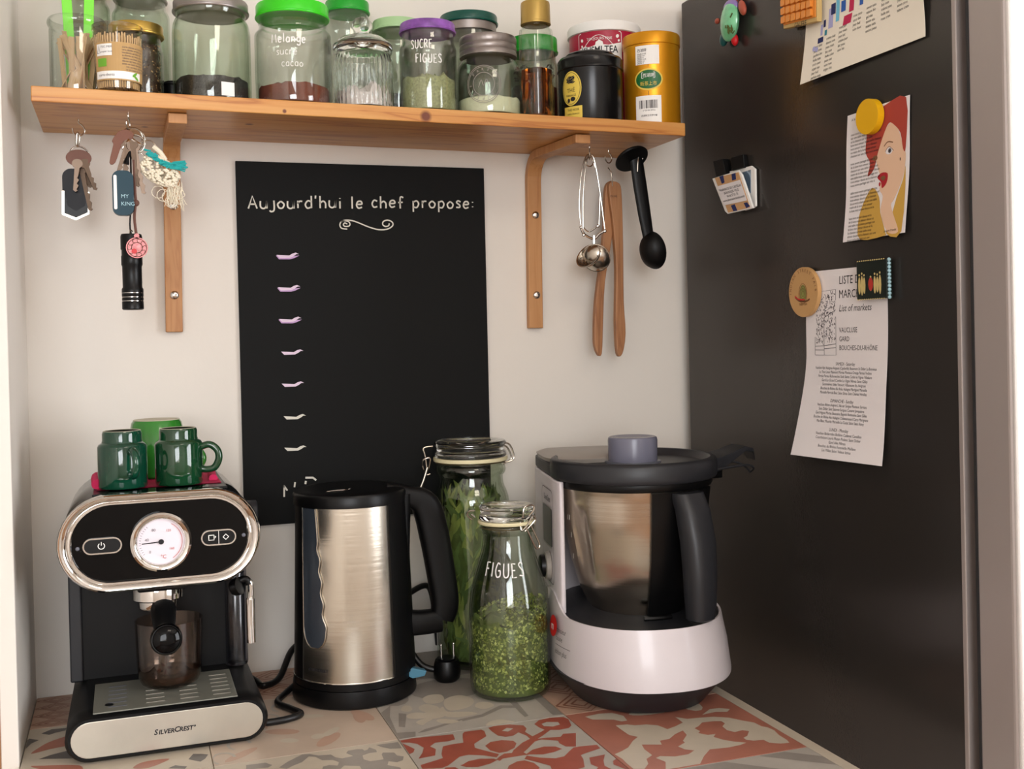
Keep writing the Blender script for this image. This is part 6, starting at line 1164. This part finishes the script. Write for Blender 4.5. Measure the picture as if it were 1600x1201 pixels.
mb = MB(); mb.tube([jb(742, 797, -.03), jb(732, 799, -.025), jb(731, 806, -.022), jb(738, 811, -.022)], .0011, 8, sub=4); mb.tube([jb(736, 803, -.02), jb(742, 808, -.02)], .0011, 8); mb.lathe([(.0335, .2040), (.0345, .2046), (.0335, .2052)], 40); obj('wire_hinge', mb, 'nickel', fb)
mb = MB(); mb.tube([jb(815, 830, -.028), jb(817, 806, -.032), jb(820, 792, -.032), jb(832, 789, -.030), jb(834, 796, -.03), jb(826, 806, -.03)], .0012, 8, sub=5); mb.tube([jb(813, 815, -.032), jb(815, 828, -.034), jb(824, 820, -.034), jb(832, 806, -.032), jb(836, 812, -.03), jb(820, 830, -.03)], .0011, 8, sub=5)
mb.tube([jb(818, 816, -.030), jb(826, 832, -.030), jb(838, 856, -.026), jb(843, 850, -.024), jb(832, 826, -.026), jb(826, 812, -.028)], .0013, 8, sub=5); obj('wire_clasp', mb, 'nickel', fb)

# ================================================================== cooking food processor
mc = thing('food_processor', 'large white and grey cooking food processor with steel bowl beside the fridge', 'food processor', (.3850, -.2550, 0), rz=-.192)
# local axes: x to its right, -y to its front, bowl axis at the origin
def sup(cx, cy, rx, ry, n, z, N=64, yb=None):
    out = []
    for k in range(N):
        a = 2*pi*k/N; c, s_ = math.cos(a), math.sin(a)
        nn = n if s_ < 0 else 5
        x = cx+rx*math.copysign(abs(c)**(2/nn), c); y = cy+(ry if s_ < 0 else (yb or ry))*math.copysign(abs(s_)**(2/nn), s_); out.append((x, y, z))
    return out
foot = [sup(-.002, 0, .082, .105, 2.2, .002, yb=.125), sup(-.002, 0, .088, .112, 2.2, .010, yb=.130), sup(-.002, 0, .106, .134, 2.2, .032, yb=.138), sup(-.002, 0, .108, .137, 2.2, .037, yb=.140)]
obj('base_skirt', MB().loft(foot), 'dkgrey', mc, label='dark grey tapering underside')
# white band: height varies: low in front, rising to the column on the left
def topz(x, y):
    f = max(0, min(1, (y+.055)/.055)); f = f*f*(3-2*f)
    return .1035+(.020*f if x < 0 else 0)
outer0 = sup(.0005, 0, .1070, .142, 2.25, .036, 96, .140); outer0b = sup(.0005, 0, .1070, .142, 2.25, .040, 96, .140); outer1 = [(x, y, topz(x, y)) for x, y, z in sup(-.003, 0, .1010, .1285, 2.25, 0, 96, .139)]
inner1 = [(x, y, topz(x, y)-.0004) for x, y, z in sup(-.003, 0, .0985, .1260, 2.25, 0, 96, .137)]; inner0 = [(x, y, .09) for x, y, z in sup(-.003, 0, .0975, .1250, 2.25, 0, 96, .136)]
mid = [tuple(a[i]*.5+b[i]*.5 for i in range(3)) for a, b in zip(outer0b, outer1)]; mid = [(x*1.012, y*1.012, z) for x, y, z in mid]
obj('housing', MB().loft([outer0, outer0b, mid, outer1, inner1, inner0]), 'mcwhite', mc, label='white lower housing')
deck = [[(x, y, .0900) for x, y, z in sup(-.003, 0, .0985, .1262, 2.25, 0, 64, .137)], [(x, y, .0985+(.012*max(0, min(1, (y+.05)/.05)))) for x, y, z in sup(-.003, 0, .0975, .1250, 2.25, 0, 64, .136)], [(x, y, .0990+(.012*max(0, min(1, (y+.05)/.05)))) for x, y, z in sup(-.003, 0, .075, .095, 2.2, 0, 64, .10)]]
obj('deck', MB().loft(deck), 'dkgrey', mc, smo=True, label='dark grey seat under the bowl')
# column behind the bowl with a wing along its left
def colpoly(inset=0):
    p = [(-.1012+inset, .138), (-.1018+inset, .05), (-.1020+inset, -.022), (-.0985+inset, -.030)]
    for k in range(11): a = math.radians(197-k*13.0); p.append((.0975*math.cos(a), .0975*math.sin(a)))
    return p+[(.046, .098), (.046, .138)]
P1_ = colpoly(); rings = []
for z, e in ((.085, 1.0), (.11, 1.0), (.200, 1.0), (.262, 1.0)): rings.append([(x, y, z) for x, y in P1_])
mbc = MB(); n = len(P1_); vs = [p for r in rings for p in r]; fs = []
for j in range(len(rings)-1):
    for i in range(n): k = (i+1) % n; fs.append((j*n+i, j*n+k, (j+1)*n+k, (j+1)*n+i))
tr = tessellate_polygon([[Vector((x, y, 0)) for x, y in P1_]]); fs += [tuple(i+(len(rings)-1)*n for i in t) for t in tr]+[tuple(t)[::-1] for t in tr]
obj('column', mbc.add(vs, fs), 'mcwhite', mc, bev=.002, label='white control column')
def colcap(z0, z1, grow, m, name, lab, yf=-.02, trim=0):
    p = [(x+(grow if x < 0 else -grow)*-1, y) for x, y in P1_]; r_ = [[(x, y, z0) for x, y in p], [(x, y, z1) for x, y in p]]; mb = MB(); vs = r_[0]+r_[1]; fs = [(i, (i+1) % n, (i+1) % n+n, i+n) for i in range(n)]+[tuple(i+n for i in t) for t in tr]+[tuple(t)[::-1] for t in tr]
    return obj(name, mb.add(vs, fs), m, mc, bev=.003, label=lab)
colcap(.2625, .2785, -.0010, 'dkgrey', 'column_collar', 'dark grey collar of the column')
top = [[(x, y, .2790) for x, y, z in sup(-.034, .072, .068, .064, 3.2, 0, 64)], [(x, y, .2840) for x, y, z in sup(-.034, .072, .070, .066, 3.2, 0, 64)], [(x, y, .2875) for x, y, z in sup(-.034, .072, .062, .057, 3.0, 0, 64)]]
obj('column_top', MB().loft(top), 'capgrey', mc, label='pale grey-beige top of the column')
# left face panel, display, knobs
lf = lambda u, v, d: (-.1022-d, -u, v)                     # u to the front
mb = MB(); stroke(mb, rrect(-.075, -.001, .130, .246, .010), .0010, lf, .0004, closed=True, sub=0); obj('panel_outline', mb, 'greyink', mc, smo=False, fix=False)
ds_ = obj('display', MB().prism(rrect(-.066, -.010, .176, .223, .002, 2), lf, 0, .0010), 'screen', mc, smo=False, label='dark green display')
mb = MB(); stroke(mb, rrect(-.067, -.009, .175, .224, .002, 2), .0012, lf, .0012, closed=True, sub=0); obj('display_frame', mb, 'capgrey', ds_, smo=False, fix=False)
mb = MB(); text_into(mb, 'SilverCrest', lf, .0105, -.060, .2305, 'LEFT', .0006, xs=.9); obj('lettering', mb, 'ink', mc, smo=False, fix=False)
def dial(u, v, r, h, m, name): return obj(name, MB().lathe([(0, 0), (r*.95, 0), (r, .001), (r*.9, h), (r*.8, h+.001), (0, h+.001)], 32).xf(Matrix.Translation(lf(u, v, 0)) @ Matrix.Rotation(-pi/2, 4, 'Y')), m, mc)
dial(-.030, .150, .0185, .006, 'capgrey', 'dial_ring'); dial(-.030, .150, .0150, .0120, 'black', 'control_dial'); dial(-.032, .116, .0085, .003, 'capgrey', 'start_button')
# red logo and name on the left of the housing
lf3 = lambda u, v, d: None
A_ = Vector((-.1120, -.020)); B_ = Vector((-.0980, -.080))
def hs(u, v, d):                                       # along the left flank, u towards the front, v up
    z = v; f = (z-.04)/.064; rx, ry = .1085-.0065*f+.0012, .142-.0135*f+.0012
    y = -u; c = min(1, abs(y)/ry); x = -.003-rx*(1-c**2.25)**(1/2.25)
    return (x-d-.0008, y-d*.3, z)
mb = MB(); flat(mb, disc(.022, .088, .0150, 24, .0125), hs, .0016); obj('red_logo', mb, 'red', mc, smo=False, fix=False)
mb = MB(); text_into(mb, 'm', hs, .014, .017, .084, 'LEFT', .0024)
obj('logo_mark', mb, 'white', mc, smo=False, fix=False)
mb = MB()
for t, u, v, s_ in (('monsieur', .037, .0850, .0088), ('cuisine', .037, .0755, .0088), ('édition plus', .037, .0600, .0088)): text_into(mb, t, hs, s_, u, v, 'LEFT', .0016, xs=.75)
stroke(mb, [(.037, .0705), (.050, .0705), (.062, .0705), (.074, .0705)], .0006, hs, .0016, sub=3); obj('lettering', mb, 'midink', mc, smo=False, fix=False)
# bowl
bp = [(.050, .0985), (.0545, .0990), (.0570, .1020), (.0700, .1300), (.0800, .1650), (.0880, .2090), (.0915, .2480), (.0925, .2530)]
dent = lambda r, z, a: r-(.0042*max(0, 1-abs((a-math.radians(207))/.16)**4)*max(0, 1-abs((z-.190)/.042)**6) if 3 < a < 4.2 else 0)
bp2 = []
for (r0, z0), (r1, z1) in zip(bp, bp[1:]):
    for k in range(4): bp2.append((r0+(r1-r0)*k/4, z0+(z1-z0)*k/4))
bp2.append(bp[-1]); obj('bowl', MB().lathe([(0, .0985)]+bp2+[(.0900, .2530), (0, .2520)], 144, fn=dent), 'steel', mc, label='brushed steel mixing bowl')
mb = MB()
for k, z in enumerate((.218, .196, .170)):
    a = math.radians(196); r = .0925-(.244-z)*.10+.0006; fnk = cyl(r-.0015 if z > .2 else r-.0032, a)
    for j in range(2 if k == 0 else 1): stroke(mb, [(-.004+.004*j, z-.003), (-.004+.004*j, z+.003)], .0010, fnk, .0012, sub=0)
obj('level_marks', mb, 'white', mc, smo=False, fix=False)
# handle on the camera side, right of centre
fa = math.atan2(CY+.255, CX-.385)+.192                     # local direction to the viewer
def bshell(a0, a1, z0, z1, off, m, name, lab=None):
    rows = []
    def br(z):
        for (r0, q0), (r1, q1) in zip(bp, bp[1:]):
            if q0 <= z <= q1: return r0+(r1-r0)*(z-q0)/(q1-q0)
        return bp[-1][0]
    for j in range(15):
        z = z0+(z1-z0)*j/14; ro = max(br(z), .060)+off; ri = br(z)-.002
        rows.append([(ro*math.cos(a0+(a1-a0)*i/16), ro*math.sin(a0+(a1-a0)*i/16), z) for i in range(17)]+[(ri*math.cos(a1+(a0-a1)*i/16), ri*math.sin(a1+(a0-a1)*i/16), z) for i in range(17)])
    return obj(name, MB().loft(rows), m, mc, label=lab)
bshell(fa+.22, fa+1.25, .1005, .2525, .0050, 'black', 'handle_plate', 'black plastic plate behind the bowl handle')
ha = fa+.68; hd = Vector((math.cos(ha), math.sin(ha), 0)); ht = Vector((-math.sin(ha), math.cos(ha), 0)); rings = []
for z, r, wt, wr_ in ((.2520, .098, .0200, .014), (.232, .108, .0205, .016), (.195, .116, .0205, .0165), (.160, .118, .0190, .0165), (.125, .118, .0175, .0155), (.108, .117, .0160, .0135), (.1055, .116, .0120, .0100)):
    c = hd*r; rings.append([tuple(c+ht*wt*math.copysign(abs(math.cos(a))**.7, math.cos(a))+hd*wr_*math.copysign(abs(math.sin(a))**.7, math.sin(a))+Vector((0, 0, z))) for a in [2*pi*k/24 for k in range(24)]])
obj('bowl_handle', MB().loft(rings), 'dkgrey', mc)
mb = MB(); mb.tube([tuple(Vector(((.064+.012)*math.cos(a), (.064+.012)*math.sin(a), .1030))) for a in [fa+.12+k*.09 for k in range(6)]], .0032, 8, sub=2); obj('locking_tab', mb, 'black', mc)
# lid
obj('bowl_seal', MB().lathe([(.0880, .2530), (.0955, .2535), (.0970, .2565), (.0965, .2620), (.090, .2630)], 72), 'black', mc)
obj('lid', MB().lathe([(0, .2620), (.0960, .2620), (.1010, .2630), (.1025, .2650), (.1030, .2680), (.1030, .2830), (.1015, .2855), (.0975, .2875), (.0945, .2870), (.0920, .2830), (.0880, .2790), (0, .2785)], 96), 'dkgrey', mc)
cp = MB().lathe([(.0290, .2787), (.0290, .2800), (.0305, .2810), (.0308, .3065), (.0300, .3100), (.0285, .3110), (.0262, .3105), (.0200, .3090), (0, .3085)], 56)
obj('measuring_cup', cp, mat('lavender_grey_plastic', (128, 128, 146), .25, trans=.25), mc, label='lavender-grey translucent measuring cup in the lid')
obj('lid_socket', MB().lathe([(.0300, .2788), (.0345, .2788), (.0345, .2810), (.0310, .2812)], 48), 'grey', mc)
# lever on the right of the lid
la = math.radians(8); mb = MB(); L_ = lambda r, t, z: (r*math.cos(la)-t*math.sin(la), r*math.sin(la)+t*math.cos(la), z)
rings = []
for r, w_, z, th in ((.094, .034, .2750, .011), (.108, .028, .2760, .010), (.126, .022, .2820, .007), (.146, .019, .2910, .0040), (.158, .016, .2880, .0030), (.163, .012, .2760, .0025)): rings.append([L_(r, -w_, z-th), L_(r, w_, z-th), L_(r, w_, z+th*.6), L_(r, -w_, z+th*.6)])
obj('lid_lever', MB().loft(rings), 'dkgrey', mc, bev=.0015)
mb = MB(); mb.tube([L_(.100, -.030, .2675), L_(.130, -.024, .2695), (L_(.150, -.018, .2690)), L_(.160, -.012, .2640), L_(.1615, 0, .2580)], .0016, 8, sub=4); mb.tube([L_(.100, .030, .2675), L_(.130, .024, .2695), (L_(.150, .018, .2690)), L_(.160, .012, .2640), L_(.1615, 0, .2580)], .0016, 8, sub=4); obj('lever_wire', mb, 'dkgrey', mc)
obj('locking_arm', MB().loft([[L_(.093, -.016, .2540), L_(.093, .016, .2540), L_(.093, .016, .2680), L_(.093, -.016, .2680)], [L_(.118, -.010, .2540), L_(.118, .010, .2540), L_(.118, .010, .2680), L_(.118, -.010, .2680)]]), 'black', mc, bev=.002)
for sx in (-.05, .05):
    for sy in (-.05, .09): obj('foot', MB().lathe([(0, 0), (.012, 0), (.012, .0025), (0, .0025)], 16).move((sx, sy, 0)), 'black', mc)
